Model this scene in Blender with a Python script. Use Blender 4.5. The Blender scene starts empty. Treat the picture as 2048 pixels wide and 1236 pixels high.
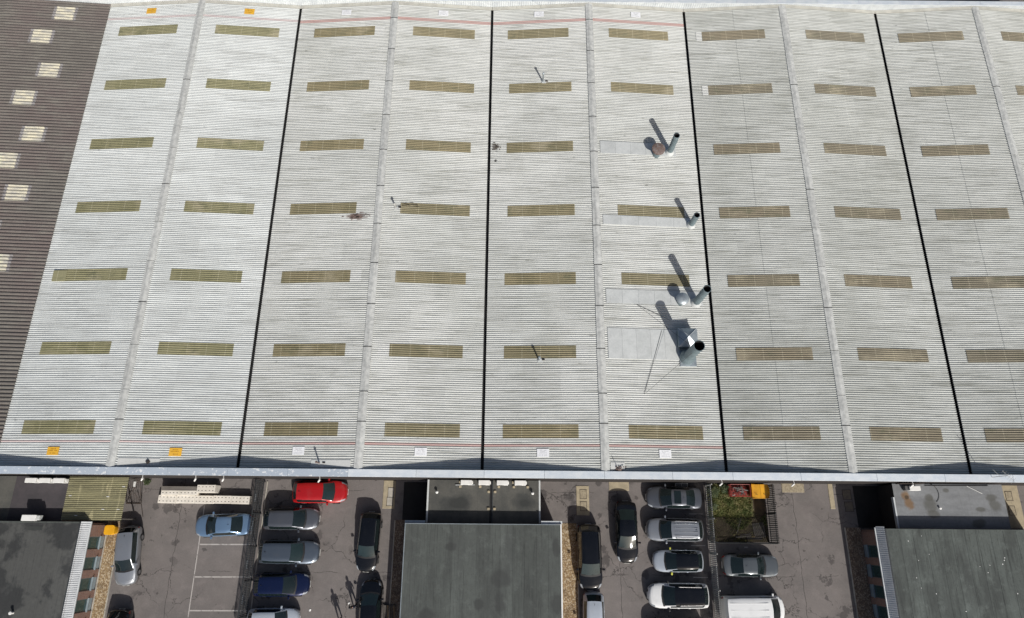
import bpy, bmesh, math, random
from mathutils import Vector, Matrix
random.seed(7)
sc = bpy.context.scene
COL = sc.collection

# ------------------------------------------------------------------ camera
# drone camera about 59 m above the yard, pitched 71.5 degrees down
CAM = Vector((2.205, -7.654, 58.79)); PITCH, YAW, ROLL = 1.2471, 0.0006, 0.0093
cd = bpy.data.cameras.new('camera'); cam = bpy.data.objects.new('camera', cd); COL.objects.link(cam)
cd.sensor_width = 36.0; cd.lens = 36.0 * 1311.48 / 2048.0; cd.clip_start = 0.5; cd.clip_end = 3000
Fv = Vector((math.sin(YAW)*math.cos(PITCH), math.cos(YAW)*math.cos(PITCH), -math.sin(PITCH)))
Rv = Vector((math.cos(YAW), -math.sin(YAW), 0)); Uv = Rv.cross(Fv)
R2 = Rv*math.cos(ROLL) + Uv*math.sin(ROLL); U2 = -Rv*math.sin(ROLL) + Uv*math.cos(ROLL)
cam.matrix_world = Matrix(((R2.x, U2.x, -Fv.x, CAM.x), (R2.y, U2.y, -Fv.y, CAM.y), (R2.z, U2.z, -Fv.z, CAM.z), (0, 0, 0, 1)))
sc.camera = cam

# ------------------------------------------------------------------ sky, sun, exposure
ELEV = math.radians(36.5); AZ = math.atan(0.43)          # sun stands to the south, a little east
to_sun = Vector((math.sin(AZ)*math.cos(ELEV), -math.cos(AZ)*math.cos(ELEV), math.sin(ELEV)))
w = bpy.data.worlds.new('World'); sc.world = w; w.use_nodes = True
nt = w.node_tree; sky = nt.nodes.new('ShaderNodeTexSky'); sky.sky_type = 'NISHITA'; sky.sun_disc = False
sky.sun_elevation = ELEV; sky.sun_rotation = math.pi - AZ
sky.air_density = 1.0; sky.dust_density = 3.0
nt.links.new(sky.outputs[0], nt.nodes['Background'].inputs[0]); nt.nodes['Background'].inputs[1].default_value = 0.066
sd = bpy.data.lights.new('sun', 'SUN'); sd.energy = 4.2; sd.angle = math.radians(0.5); sd.color = (1.0, 0.96, 0.90)
sun = bpy.data.objects.new('sun', sd); COL.objects.link(sun)
sun.rotation_euler = (-to_sun).to_track_quat('-Z', 'Y').to_euler(); sun.location = (0, -30, 60)
vs = sc.view_settings; vs.view_transform = 'Standard'; vs.look = 'None'; vs.exposure = 0.04; vs.gamma = 1.0; vs.use_curve_mapping = False

# ------------------------------------------------------------------ materials
class NB:
    """small node builder"""
    def __init__(s, name):
        s.m = bpy.data.materials.new(name); s.m.use_nodes = True; s.t = s.m.node_tree
        s.b = s.t.nodes['Principled BSDF']; s.pos = None
    def n(s, typ, **kw):
        x = s.t.nodes.new(typ)
        for k, v in kw.items(): setattr(x, k, v)
        return x
    def put(s, sock, v):
        if isinstance(v, bpy.types.NodeSocket): s.t.links.new(v, sock)
        elif v is not None: sock.default_value = v
    def coords(s, scale=(1, 1, 1), obj=False):
        if s.pos is None:
            s.pos = s.n('ShaderNodeTexCoord').outputs['Object'] if obj else s.n('ShaderNodeNewGeometry').outputs['Position']
        mp = s.n('ShaderNodeMapping'); s.put(mp.inputs[0], s.pos); mp.inputs['Scale'].default_value = scale
        return mp.outputs[0]
    def noise(s, vec, scale=1., detail=4., rough=.55):
        x = s.n('ShaderNodeTexNoise'); s.put(x.inputs['Vector'], vec); x.inputs['Scale'].default_value = scale
        x.inputs['Detail'].default_value = detail; x.inputs['Roughness'].default_value = rough
        return x.outputs['Fac']
    def ramp(s, fac, a, b):
        x = s.n('ShaderNodeMapRange'); x.interpolation_type = 'SMOOTHSTEP'; s.put(x.inputs[0], fac)
        x.inputs[1].default_value = a; x.inputs[2].default_value = b
        return x.outputs[0]
    def math(s, op, a, b=0., c=0.):
        x = s.n('ShaderNodeMath', operation=op); s.put(x.inputs[0], a); s.put(x.inputs[1], b); s.put(x.inputs[2], c); return x.outputs[0]
    def mix(s, fac, a, b, mode='MIX'):
        x = s.n('ShaderNodeMix', data_type='RGBA', blend_type=mode); s.put(x.inputs[0], fac)
        s.put(x.inputs[6], a if isinstance(a, bpy.types.NodeSocket) else (*a[:3], 1)); s.put(x.inputs[7], b if isinstance(b, bpy.types.NodeSocket) else (*b[:3], 1))
        return x.outputs[2]
    def cell(s, scale, off=(0, 0, 0)):
        mp = s.n('ShaderNodeMapping'); s.coords() if s.pos is None else None; s.put(mp.inputs[0], s.pos); mp.inputs['Scale'].default_value = scale; mp.inputs['Location'].default_value = off
        fl = s.n('ShaderNodeVectorMath', operation='FLOOR'); s.put(fl.inputs[0], mp.outputs[0]); wn = s.n('ShaderNodeTexWhiteNoise', noise_dimensions='3D'); s.put(wn.inputs['Vector'], fl.outputs[0]); return wn.outputs['Value']
    def rnd(s): return s.n('ShaderNodeObjectInfo').outputs['Random']
    def xyz(s, vec=None):
        s.coords() if s.pos is None else None
        x = s.n('ShaderNodeSeparateXYZ'); s.put(x.inputs[0], vec or s.pos); return x.outputs
    def bump(s, h, strength=.3, dist=.01):
        x = s.n('ShaderNodeBump'); s.put(x.inputs['Height'], h); x.inputs['Strength'].default_value = strength; x.inputs['Distance'].default_value = dist
        s.put(s.b.inputs['Normal'], x.outputs[0])
    def done(s, col, rough=.8, metal=0., **kw):
        s.put(s.b.inputs['Base Color'], col if isinstance(col, bpy.types.NodeSocket) else (*col[:3], 1)); s.put(s.b.inputs['Roughness'], rough); s.put(s.b.inputs['Metallic'], metal)
        for k, v in kw.items(): s.put(s.b.inputs[k], v)
        return s.m
def scl(c, k): return tuple(min(1, x*k) for x in c)
def pmat(name, c1, c2=None, scale=2., stretch=(1, 1, 1), rough=.8, metal=0., bump=0., rnd=0., obj=False, fine=30., lo=.35, hi=.68, spots=(), streak=0., **kw):
    """weathered two-tone surface with fine grain"""
    b = NB(name); c2 = c2 or scl(c1, .75); v = b.coords(stretch, obj)
    f = b.ramp(b.noise(v, scale, 6., .6), lo, hi); g = b.noise(b.coords((1, 1, 1), obj), fine, 3.)
    col = b.mix(f, c1, c2); col = b.mix(.35, col, b.mix(g, (.25,)*3, (.75,)*3), 'OVERLAY')
    if streak:
        q = b.noise(b.coords((9., .35, 1), obj), 1., 5., .7); col = b.mix(b.math('MULTIPLY', b.ramp(q, .5, .72), streak), col, scl(c2, .6))
        q = b.noise(b.coords((1.3, 1.1, 1), obj), 1., 6., .7); col = b.mix(b.math('MULTIPLY', b.ramp(q, .5, .75), streak*.8), col, scl(c1, 1.45))
        q = b.noise(b.coords((7., 7., 1), obj), 1., 5., .75); col = b.mix(b.math('MULTIPLY', b.ramp(q, .55, .72), streak*.8), col, scl(c2, .5))
    if spots: x, y, z = b.xyz()
    for (sx, sy, rx, ry, c) in spots:
        dx = b.math('DIVIDE', b.math('SUBTRACT', x, sx), rx); dy = b.math('DIVIDE', b.math('SUBTRACT', y, sy), ry)
        d = b.math('SQRT', b.math('ADD', b.math('MULTIPLY', dx, dx), b.math('MULTIPLY', dy, dy))); d = b.math('MULTIPLY_ADD', b.noise(b.coords((1, 1, 1), obj), 1.1, 6., .65), 1.6, d)
        col = b.mix(b.math('MULTIPLY', b.math('SUBTRACT', 1., b.ramp(d, 1.35, 1.95)), .75), col, c)
    if rnd:
        r = b.math('MULTIPLY_ADD', b.rnd(), 2*rnd, 1-rnd); cmb = b.n('ShaderNodeCombineColor')
        for i in range(3): b.put(cmb.inputs[i], r)
        col = b.mix(1., col, cmb.outputs[0], 'MULTIPLY')
    if bump: b.bump(g, bump, .01)
    return b.done(col, rough, metal, **kw)

def asphalt_mat():
    b = NB('asphalt'); v = b.coords()
    big = b.noise(v, .16, 5.); mid = b.noise(v, 1.1, 6., .65); fine = b.noise(v, 38., 3., .7); grit = b.noise(v, 9., 5., .7)
    col = b.mix(b.ramp(big, .35, .68), (.176, .158, .150), (.136, .124, .119))
    col = b.mix(b.math('MULTIPLY', b.ramp(mid, .45, .75), .5), col, (.225, .198, .190))
    col = b.mix(.5, col, b.mix(grit, (.24,)*3, (.76,)*3), 'OVERLAY'); col = b.mix(.45, col, b.mix(fine, (.15,)*3, (.85,)*3), 'OVERLAY')
    blot = b.noise(v, .38, 6., .7); col = b.mix(b.math('MULTIPLY', b.ramp(blot, .48, .72), .4), col, (.105, .092, .09))
    # oil and damp stains
    st = b.math('MULTIPLY', b.ramp(b.noise(v, .75, 5., .6), .575, .61), b.ramp(b.noise(v, .13, 2.), .44, .54))
    col = b.mix(b.math('MULTIPLY', st, .62), col, (.042, .038, .038))
    st2 = b.math('MULTIPLY', b.ramp(b.noise(v, 1.5, 4., .55), .665, .69), b.ramp(b.noise(v, .2, 2.), .42, .5))
    col = b.mix(b.math('MULTIPLY', st2, .62), col, (.045, .038, .036))
    # cracks
    wv = b.n('ShaderNodeTexNoise'); b.put(wv.inputs['Vector'], v); wv.inputs['Scale'].default_value = .9; wv.inputs['Detail'].default_value = 6; wv.inputs['Roughness'].default_value = .65
    vm = b.n('ShaderNodeVectorMath', operation='SCALE'); b.put(vm.inputs[0], wv.outputs['Color']); vm.inputs['Scale'].default_value = 1.5
    va = b.n('ShaderNodeVectorMath', operation='ADD'); b.put(va.inputs[0], v); b.put(va.inputs[1], vm.outputs[0])
    vo = b.n('ShaderNodeTexVoronoi', feature='DISTANCE_TO_EDGE'); b.put(vo.inputs['Vector'], va.outputs[0]); vo.inputs['Scale'].default_value = .30
    cr = b.math('MULTIPLY', b.math('LESS_THAN', vo.outputs['Distance'], .0065), b.ramp(b.noise(v, .22, 3.), .46, .56))
    x, y, z = b.xyz(); xw = b.math('MULTIPLY_ADD', b.noise(v, 1.3, 4.), .35, x)
    for x0 in (-26.0, 11.45, 26.6):
        d = b.math('LESS_THAN', b.math('ABSOLUTE', b.math('SUBTRACT', xw, x0+.175)), .022); cr = b.math('MAXIMUM', cr, d)
    yw = b.math('MULTIPLY_ADD', b.noise(v, .9, 4.), .5, y)
    for y0 in (-4.6, -11.2):
        d = b.math('MULTIPLY', b.math('LESS_THAN', b.math('ABSOLUTE', b.math('SUBTRACT', yw, y0+.25)), .018), b.ramp(b.noise(v, .17, 2.), .5, .52)); cr = b.math('MAXIMUM', cr, d)
    col = b.mix(b.math('MULTIPLY', cr, .75), col, (.03, .027, .026))
    b.bump(b.math('ADD', fine, b.math('MULTIPLY', cr, -1.)), .35, .01)
    return b.done(col, .9)

def sheet_mat(name, c1, c2, dirt, amount=.5, stripe=(), spots=()):
    """painted fibre-cement sheeting: streaks run down the slope, along the corrugations (X)"""
    b = NB(name); v = b.coords()
    st = b.noise(b.coords((.16, 3.1, 1)), 1., 6., .7); st2 = b.noise(b.coords((.30, 9., 1)), 1., 6., .75); big = b.noise(v, .11, 4.); pan = b.noise(b.coords((.45, .45, 1)), 1., 6., .75); sp = b.noise(v, 6., 5., .75)
    col = b.mix(b.ramp(big, .35, .65), c1, c2)
    col = b.mix(b.math('MULTIPLY', b.ramp(st, .50, .80), amount), col, dirt)
    col = b.mix(b.math('MULTIPLY', b.ramp(st2, .46, .74), amount*1.05), col, dirt)
    col = b.mix(b.math('MULTIPLY', b.ramp(pan, .5, .8), amount*.35), col, scl(dirt, 1.2))
    col = b.mix(b.math('MULTIPLY', b.ramp(sp, .66, .74), .55), col, scl(dirt, .5))
    # single sheets differ a little, short dark marks of lichen
    ct = b.math('MULTIPLY_ADD', b.cell((1/3.1, 1/1.07, 0)), .10, .95); cmb = b.n('ShaderNodeCombineColor')
    for i in range(3): b.put(cmb.inputs[i], ct)
    col = b.mix(1., col, cmb.outputs[0], 'MULTIPLY')
    mk = b.noise(b.coords((1.1, 6., 1)), 1., 4., .6); col = b.mix(b.math('MULTIPLY', b.ramp(mk, .67, .74), .6), col, scl(dirt, .55))
    bl = b.noise(b.coords((.28, .2, 1)), 1., 5., .65); col = b.mix(b.math('MULTIPLY', b.ramp(bl, .5, .72), amount*.22), col, scl(dirt, 1.35))
    x, y, z = b.xyz()
    for (y0, hw, c) in stripe:
        m = b.math('LESS_THAN', b.math('ABSOLUTE', b.math('SUBTRACT', y, y0)), hw)
        m = b.math('MULTIPLY', m, b.math('MULTIPLY_ADD', b.ramp(st2, .3, .7), -.35, .85)); col = b.mix(m, col, c)
    for (sx, sy, rx, ry, c) in spots:
        dx = b.math('DIVIDE', b.math('SUBTRACT', x, sx), rx); dy = b.math('DIVIDE', b.math('SUBTRACT', y, sy), ry)
        d = b.math('SQRT', b.math('ADD', b.math('MULTIPLY', dx, dx), b.math('MULTIPLY', dy, dy)))
        d = b.math('MULTIPLY_ADD', b.noise(b.coords((1.2, 9., 1)), 1.6, 5., .7), 1.2, d)
        col = b.mix(b.math('MULTIPLY', b.math('SUBTRACT', 1., b.ramp(d, 1.05, 1.55)), .92), col, c)
    b.bump(b.noise(v, 60., 2.), .15, .004)
    return b.done(col, .75)

M = {}
M['asphalt'] = asphalt_mat()
RED = (.40, .21, .19)
M['sheet_left'] = sheet_mat('white_sheeting', (.61, .635, .63), (.55, .575, .57), (.25, .255, .24), .66, stripe=((39.62, .15, (.45, .36, .36)), (-1.42, .07, (.5, .33, .32))))
M['sheet_mid'] = sheet_mat('grey_white_sheeting', (.58, .592, .575), (.51, .525, .508), (.205, .21, .18), .74, stripe=((39.5, .17, RED), (-1.42, .10, RED)),
        spots=((-11.5, 18.1, 1.0, .4, (.16, .10, .08)), (.56, 25.5, .4, .4, (.12, .11, .10)), (.6, 24.1, .16, .2, (.03, .03, .03)), (-6.9, 19.25, 1.0, .18, (.05, .03, .02)), (10.75, -3.1, .5, .2, (.06, .025, .018))))
M['sheet_right'] = sheet_mat('weathered_sheeting', (.50, .515, .497), (.425, .44, .42), (.175, .18, .155), .82)
M['sheet_new'] = pmat('clean_sheet', (.58, .59, .575), (.51, .52, .505), .8, (.3, 3, 1), .7, fine=6.)
def skylight_mat(name, c1, c2, c3):
    b = NB(name); v = b.coords(); r = b.rnd()
    st = b.noise(b.coords((.4, 5, 1)), 1., 6., .7)
    base = b.mix(r, c1, c2); base = b.mix(b.math('MULTIPLY', b.cell((1/1.52, .3, 0), (.3, 0, 0)), .45), base, scl(c3, 1.15))
    lx = b.math('FRACT', b.math('MULTIPLY', b.xyz()[0], 1/1.52)); base = b.mix(b.math('MULTIPLY', b.math('LESS_THAN', lx, .03), .35), base, (.6, .56, .42))
    col = b.mix(b.math('MULTIPLY', b.ramp(st, .42, .75), .75), base, c3)
    pat = b.noise(b.coords((.35, .6, 1)), 1., 4.); col = b.mix(b.math('MULTIPLY', b.ramp(pat, .52, .7), .5), col, (.40, .36, .26))
    gr = b.noise(b.coords((.55, 1.1, 1)), 1.4, 5., .7); col = b.mix(b.math('MULTIPLY', b.ramp(gr, .53, .7), .6), col, (.12, .125, .075))
    sp = b.noise(v, 3.5, 5., .7); col = b.mix(b.math('MULTIPLY', b.ramp(sp, .64, .72), .7), col, (.05, .045, .02))
    return b.done(col, .55)
M['sky_green'] = skylight_mat('olive_rooflight', (.300, .285, .170), (.255, .240, .145), (.15, .145, .075))
M['sky_brown'] = skylight_mat('brown_rooflight', (.275, .235, .140), (.235, .210, .130), (.145, .13, .075))
M['sky_dull'] = skylight_mat('dull_rooflight', (.235, .200, .135), (.205, .185, .135), (.135, .12, .085))
M['cement'] = pmat('cement_capping', (.55, .56, .54), (.40, .41, .40), 3.2, (1, 1, 1), .85, bump=.3, rnd=.07, fine=9., streak=.55)
M['bitumen'] = pmat('black_bitumen', (.012, .012, .013), (.008, .008, .008), 1., rough=.7)
M['coping'] = pmat('zinc_coping', (.60, .655, .71), (.70, .74, .77), 1.4, (1, 2, 1), .5, .15, rnd=.05, fine=9.)
M['coping_spotted'] = pmat('spattered_coping', (.44, .50, .57), (.80, .82, .83), 3.2, (1, 1.5, 1), .55, .1, rnd=.05, fine=16., lo=.56, hi=.66)
M['verge'] = pmat('buff_grey_flashing', (.47, .465, .42), (.38, .375, .34), 1.4, rough=.85, rnd=.06)
M['shade_dark_brick'] = pmat('brown_brick_painted_shade', (.032, .026, .024), (.022, .019, .018), 1.5, rough=.9)  # brown brick, its colour darkened to stand for shade on these walls
M['shade_black'] = pmat('painted_shade_black', (.022, .021, .021), (.015, .015, .015), 1.2, rough=.9, fine=25.)  # near-black ground colour that stands for deep shade
M['wall_render'] = pmat('painted_wall', (.30, .30, .29), (.22, .22, .215), .8)
M['flash'] = pmat('galvanised_flashing', (.56, .58, .575), (.49, .51, .505), 1.3, (1, 1, 1), .65, .05, rnd=.05, fine=8.)
M['flue'] = pmat('grey_blue_flue', (.21, .27, .29), (.16, .21, .23), 2., rough=.5, metal=.3)
M['flue_dark'] = pmat('sooty_inside', (.010, .010, .011), rough=.9)
M['galv'] = pmat('galvanised_steel', (.40, .45, .48), (.30, .34, .37), 2.2, rough=.42, metal=.5)
M['rust'] = pmat('rusty_cowl', (.13, .085, .07), (.22, .18, .17), 5., rough=.8, fine=18.)
M['brown_sheet'] = None
def brown():
    b = NB('brown_sheeting'); v = b.coords()
    a = b.noise(b.coords((.5, 1.6, 1)), 1., 6., .7); big = b.noise(v, .16, 4.); g = b.noise(v, 11., 5., .75)
    col = b.mix(b.ramp(big, .38, .62), (.128, .117, .106), (.136, .114, .107)); col = b.mix(b.math('MULTIPLY', b.ramp(a, .42, .72), .75), col, (.185, .176, .155))
    col = b.mix(.8, col, b.mix(g, (.2,)*3, (.8,)*3), 'OVERLAY'); col = b.mix(b.math('MULTIPLY', b.ramp(g, .64, .72), .6), col, (.34, .33, .30))
    b.bump(g, .5, .02); return b.done(col, .95)
M['brown_sheet'] = brown()
M['cream_light'] = pmat('cream_rooflight', (.60, .56, .43), (.36, .35, .32), 1.3, (.8, 2.2, 1), .7, fine=8., streak=.3)
PO = (.042, .045, .044)
M['lap_sheet'] = pmat('faded_lap', (.26, .25, .25), (.17, .16, .16), 2., rough=.9)
M['felt_centre'] = pmat('grey_green_felt', (.084, .094, .088), (.060, .066, .063), .55, (1.5, .35, 1), .9, rnd=.14, fine=3., bump=.2, streak=.75, spots=((1.55, -11.35, .9, .75, PO), (1.5, -13.2, .45, .9, PO), (5.9, -13.2, .5, .9, PO), (-4.2, -14.0, .7, .5, PO), (5.9, -9.0, .35, .9, PO), (-.2, -13.2, .4, .45, PO), (-2.5, -9.0, .5, .3, PO)))
M['felt_right'] = pmat('green_felt', (.094, .108, .101), (.054, .061, .058), .7, (1.4, .4, 1), .9, rnd=.12, fine=4., bump=.2, streak=.85)
M['felt_left'] = pmat('patched_dark_felt', (.078, .080, .077), (.034, .036, .037), .38, (1, .9, 1), .9, rnd=.14, fine=4., bump=.2, lo=.46, hi=.55, streak=.4)
M['felt_annex'] = pmat('annex_felt', (.098, .096, .086), (.070, .071, .066), .9, (1, 1, 1), .9, fine=7., bump=.2, streak=.3, spots=((-2.4, -5.75, 1.5, .9, PO), (-2.1, -5.65, .9, .55, scl(PO, .7)), (3.3, -5.5, 1.0, .8, PO), (3.4, -5.6, .5, .4, scl(PO, .7))))
M['felt_purple'] = pmat('purple_grey_felt', (.065, .057, .062), (.050, .046, .050), .8, rough=.9, fine=6.)
M['felt_pond'] = pmat('ponding_stain', (.040, .044, .042), (.030, .033, .032), 1.2, rough=.8)
MO = (.17, .085, .02); DI = (.085, .085, .075)
M['felt_grey'] = pmat('pale_annex_felt', (.215, .225, .235), (.165, .172, .180), .7, (.5, 2, 1), .7, fine=6., streak=.25, spots=((34.95, -4.75, .42, .4, MO), (35.15, -5.3, .45, .5, MO), (35.05, -4.9, .22, .2, (.03, .022, .012)), (36.95, -5.5, .6, .6, DI), (36.9, -4.95, .35, .35, DI), (42.05, -4.85, .55, .3, DI), (42.2, -5.5, .55, .5, DI), (41.0, -5.8, .45, .2, DI), (38.4, -4.3, .3, .2, DI), (40.6, -6.9, .6, .4, DI), (37.0, -6.2, .5, .4, DI)))
M['pale_metal'] = pmat('pale_trim', (.62, .65, .66), (.50, .53, .55), 1.5, rough=.5, rnd=.04)
M['ribbed'] = pmat('ribbed_fascia', (.55, .57, .59), (.46, .48, .50), 1.2, rough=.55)
def brick():
    b = NB('red_brick'); v = b.coords(); x, y, z = b.xyz(); cmb = b.n('ShaderNodeCombineXYZ'); b.put(cmb.inputs[0], b.math('ADD', x, y)); b.put(cmb.inputs[1], z)
    t = b.n('ShaderNodeTexBrick'); b.put(t.inputs['Vector'], cmb.outputs[0]); t.inputs['Scale'].default_value = 1.
    t.inputs['Color1'].default_value = (.24, .11, .075, 1); t.inputs['Color2'].default_value = (.17, .075, .055, 1); t.inputs['Mortar'].default_value = (.28, .25, .22, 1)
    t.inputs['Brick Width'].default_value = .225; t.inputs['Row Height'].default_value = .075; t.inputs['Mortar Size'].default_value = .010
    col = b.mix(.5, t.outputs['Color'], b.mix(b.noise(v, 1.4, 4.), (.25,)*3, (.75,)*3), 'OVERLAY'); b.bump(t.outputs['Fac'], -.4, .006); return b.done(col, .9)
M['brick'] = brick()
M['gravel'] = None
def gravel(name, c1, c2, c3):
    b = NB(name); v = b.coords(); t = b.n('ShaderNodeTexVoronoi'); b.put(t.inputs['Vector'], v); t.inputs['Scale'].default_value = 13.
    sp = b.n('ShaderNodeSeparateColor'); b.put(sp.inputs[0], t.outputs['Color'])
    col = b.mix(sp.outputs[0], c1, c2); col = b.mix(b.ramp(sp.outputs[1], .7, .75), col, c3); col = b.mix(b.math('MULTIPLY', b.ramp(b.noise(v, .9, 4.), .5, .7), .6), col, scl(c2, .6))
    b.bump(t.outputs['Distance'], -.9, .05); return b.done(col, .95)
M['gravel'] = gravel('brown_gravel', (.33, .235, .125), (.17, .115, .065), (.46, .38, .27))
M['gravel_shade'] = gravel('gravel_painted_shade', (.20, .145, .10), (.11, .08, .06), (.28, .23, .18))  # same gravel with the shade of the office walls put into its colour
M['concrete'] = pmat('buff_concrete', (.40, .34, .235), (.31, .265, .185), 1.8, rough=.9, bump=.3, fine=16.)
M['aggregate'] = pmat('exposed_aggregate', (.36, .31, .22), (.24, .20, .14), 7., rough=.95, bump=.4, fine=22.)
M['kerb'] = pmat('kerb_concrete', (.42, .39, .34), (.32, .30, .26), 2.5, rough=.9, rnd=.1)
M['cover'] = pmat('iron_cover', (.20, .17, .13), (.14, .12, .10), 3., rough=.7, metal=.3)
M['line'] = pmat('worn_line_paint', (.42, .395, .375), (.185, .17, .165), 2.6, (1, 1, 1), .8, fine=18., lo=.5, hi=.68)
M['block'] = pmat('pale_concrete_block', (.74, .70, .63), (.64, .60, .53), 1.6, rough=.9, rnd=.05)
M['hole'] = pmat('block_hole', (.035, .03, .027), rough=.95)
M['board'] = pmat('weathered_board', (.16, .145, .13), (.11, .10, .09), 1.5, (.6, 4, 1), .85)
M['white_plastic'] = pmat('white_enamel', (.80, .80, .78), (.72, .72, .70), 2., rough=.45)
M['grey_plastic'] = pmat('grey_grille', (.12, .12, .12), rough=.6)
M['yellow'] = pmat('yellow_plastic', (.78, .40, .015), (.70, .34, .012), 2., rough=.45)
M['yellow_paint'] = pmat('yellow_skip_paint', (.72, .36, .02), (.58, .26, .02), 2.2, rough=.5)
M['red_paint'] = pmat('faded_red_paint', (.27, .035, .025), (.16, .03, .025), 3., rough=.6)
M['scrap'] = pmat('scrap_metal', (.36, .35, .34), (.10, .08, .07), 4., rough=.5, metal=.4, rnd=.4)
M['steel_dark'] = pmat('dark_fence_steel', (.060, .066, .070), (.040, .044, .048), 3., rough=.55, metal=.3)
M['steel_grey'] = pmat('galvanised_pale', (.46, .46, .44), (.33, .33, .32), 3., rough=.6, metal=.1)
M['steel_black'] = pmat('rusty_black_steel', (.030, .026, .023), (.055, .035, .025), 4., rough=.7)
M['timber'] = pmat('grey_timber', (.12, .11, .10), (.08, .072, .065), 3., (1, 6, 1), .9, rnd=.15)
M['timber_buff'] = pmat('buff_timber', (.36, .25, .14), (.24, .17, .10), 3., (1, 4, 1), .85, rnd=.2)
M['soil'] = pmat('soil_and_litter', (.085, .068, .045), (.045, .037, .026), 1.5, rough=1., fine=9., bump=.5)
def leafmat(name, a, c, d):
    b = NB(name); b.coords(); n = b.noise(b.pos, .9, 4., .6); n2 = b.noise(b.pos, 3.2, 5., .7)
    col = b.mix(b.ramp(n, .38, .62), a, c); col = b.mix(b.ramp(n2, .5, .68), col, d); return b.done(col, .7)
M['grass'] = leafmat('rough_grass', (.115, .155, .045), (.23, .235, .085), (.48, .42, .22))
M['leaf'] = leafmat('dark_leaves', (.032, .052, .016), (.055, .075, .026), (.11, .115, .045))
def poly_mat():
    b = NB('yellowed_polycarbonate'); b.coords(); st = b.noise(b.coords((.3, 4., 1)), 1., 5., .7); sv = b.noise(b.coords((2.2, .25, 1)), 1., 4., .6)
    col = b.mix(b.ramp(st, .35, .7), (.32, .30, .175), (.18, .17, .105)); col = b.mix(b.math('MULTIPLY', b.ramp(sv, .58, .68), .7), col, (.50, .46, .28))
    return b.done(col, .45, **{'Transmission Weight': .12})
M['poly'] = poly_mat()
def glassmat(name, c, rough=.06):
    b = NB(name); b.coords(obj=True); n = b.noise(b.pos, 3., 3.); return b.done(b.mix(n, c, scl(c, .6)), rough, **{'Specular IOR Level': .6, 'Coat Weight': .3, 'Coat Roughness': .03})
M['car_glass'] = glassmat('tinted_car_glass', (.012, .020, .021))
M['car_glass_pale'] = glassmat('pale_car_glass', (.020, .036, .037))
M['win_glass'] = glassmat('teal_window_glass', (.028, .075, .075), .15)
M['win_frame'] = pmat('grey_window_frame', (.10, .12, .125), rough=.5); M['spandrel'] = pmat('blue_grey_panel', (.27, .33, .36), (.22, .27, .30), 2., rough=.5)
M['tyre'] = pmat('tyre_rubber', (.018, .018, .019), rough=.85)
M['rim'] = pmat('alloy_rim', (.42, .43, .45), rough=.3, metal=.8)
M['trim'] = pmat('black_trim', (.014, .014, .015), rough=.5)
M['lamp'] = pmat('headlamp_lens', (.36, .39, .42), (.20, .22, .25), 4., rough=.12, obj=True)
M['tail'] = pmat('tail_lamp_lens', (.30, .012, .012), rough=.2)
M['plate'] = pmat('number_plate', (.70, .70, .66), rough=.4)
M['chrome'] = pmat('bright_rail', (.72, .73, .75), rough=.2, metal=.9)
M['interior'] = pmat('seat_cloth', (.03, .03, .032), rough=.9)
def paint(name, c, metal=.5, rough=.32):
    b = NB(name + '_car_paint'); b.coords(obj=True); n = b.noise(b.pos, 300., 1.); d = b.noise(b.pos, 1.1, 5., .6)
    col = b.mix(n, scl(c, .92), scl(c, 1.08)); col = b.mix(b.math('MULTIPLY', b.ramp(d, .5, .75), .02 if max(c) < .1 else .16), col, (.16, .15, .14))
    return b.done(col, b.math('MULTIPLY_ADD', b.ramp(d, .4, .8), .12, rough), metal, **{'Coat Weight': .9, 'Coat Roughness': .04, 'Specular IOR Level': .25 if max(c) < .05 else .5})
PAINTS = dict(silver=((.33, .35, .38), .6), bluegrey=((.185, .295, .45), .5), red=((.40, .008, .010), .1), grey=((.115, .125, .145), .55), steel=((.10, .125, .16), .55), navy=((.006, .012, .048), .3),
    white=((.76, .77, .77), .0), black=((.004, .0045, .006), .0), midgrey=((.15, .158, .17), .6), coupe=((.125, .14, .15), .5), pale=((.50, .55, .61), .4), darkgrey=((.02, .022, .026), .4))
for k, (c, mt) in PAINTS.items(): M['paint_' + k] = paint(k, c, mt, .14 if max(c) < .05 else .30)
M['skin'] = pmat('skin', (.42, .25, .18), rough=.6); M['hair'] = pmat('dark_hair', (.03, .022, .018), rough=.7)
M['cloth_dark'] = pmat('dark_clothing', (.022, .022, .028), (.014, .014, .018), 5., rough=.9); M['cloth_grey'] = pmat('grey_trousers', (.05, .05, .058), rough=.9)
M['sign_yellow'] = pmat('yellow_sign', (.78, .43, .03), (.70, .40, .06), 4., rough=.5)
M['sign_white'] = pmat('white_sign', (.84, .85, .87), (.76, .77, .79), 4., rough=.5)
M['ink_amber'] = pmat('amber_ink', (.33, .14, .005), rough=.6); M['ink_grey'] = pmat('faded_ink', (.30, .31, .33), (.5, .5, .5), 8., rough=.6)
M['cable'] = pmat('black_cable', (.02, .02, .022), rough=.6)
M['moss'] = pmat('rusty_moss', (.16, .085, .02), (.05, .04, .02), 6., rough=1., fine=14.)
M['dirt_thin'] = pmat('grey_silt', (.085, .085, .08), (.06, .06, .058), 3., rough=.95)

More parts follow.
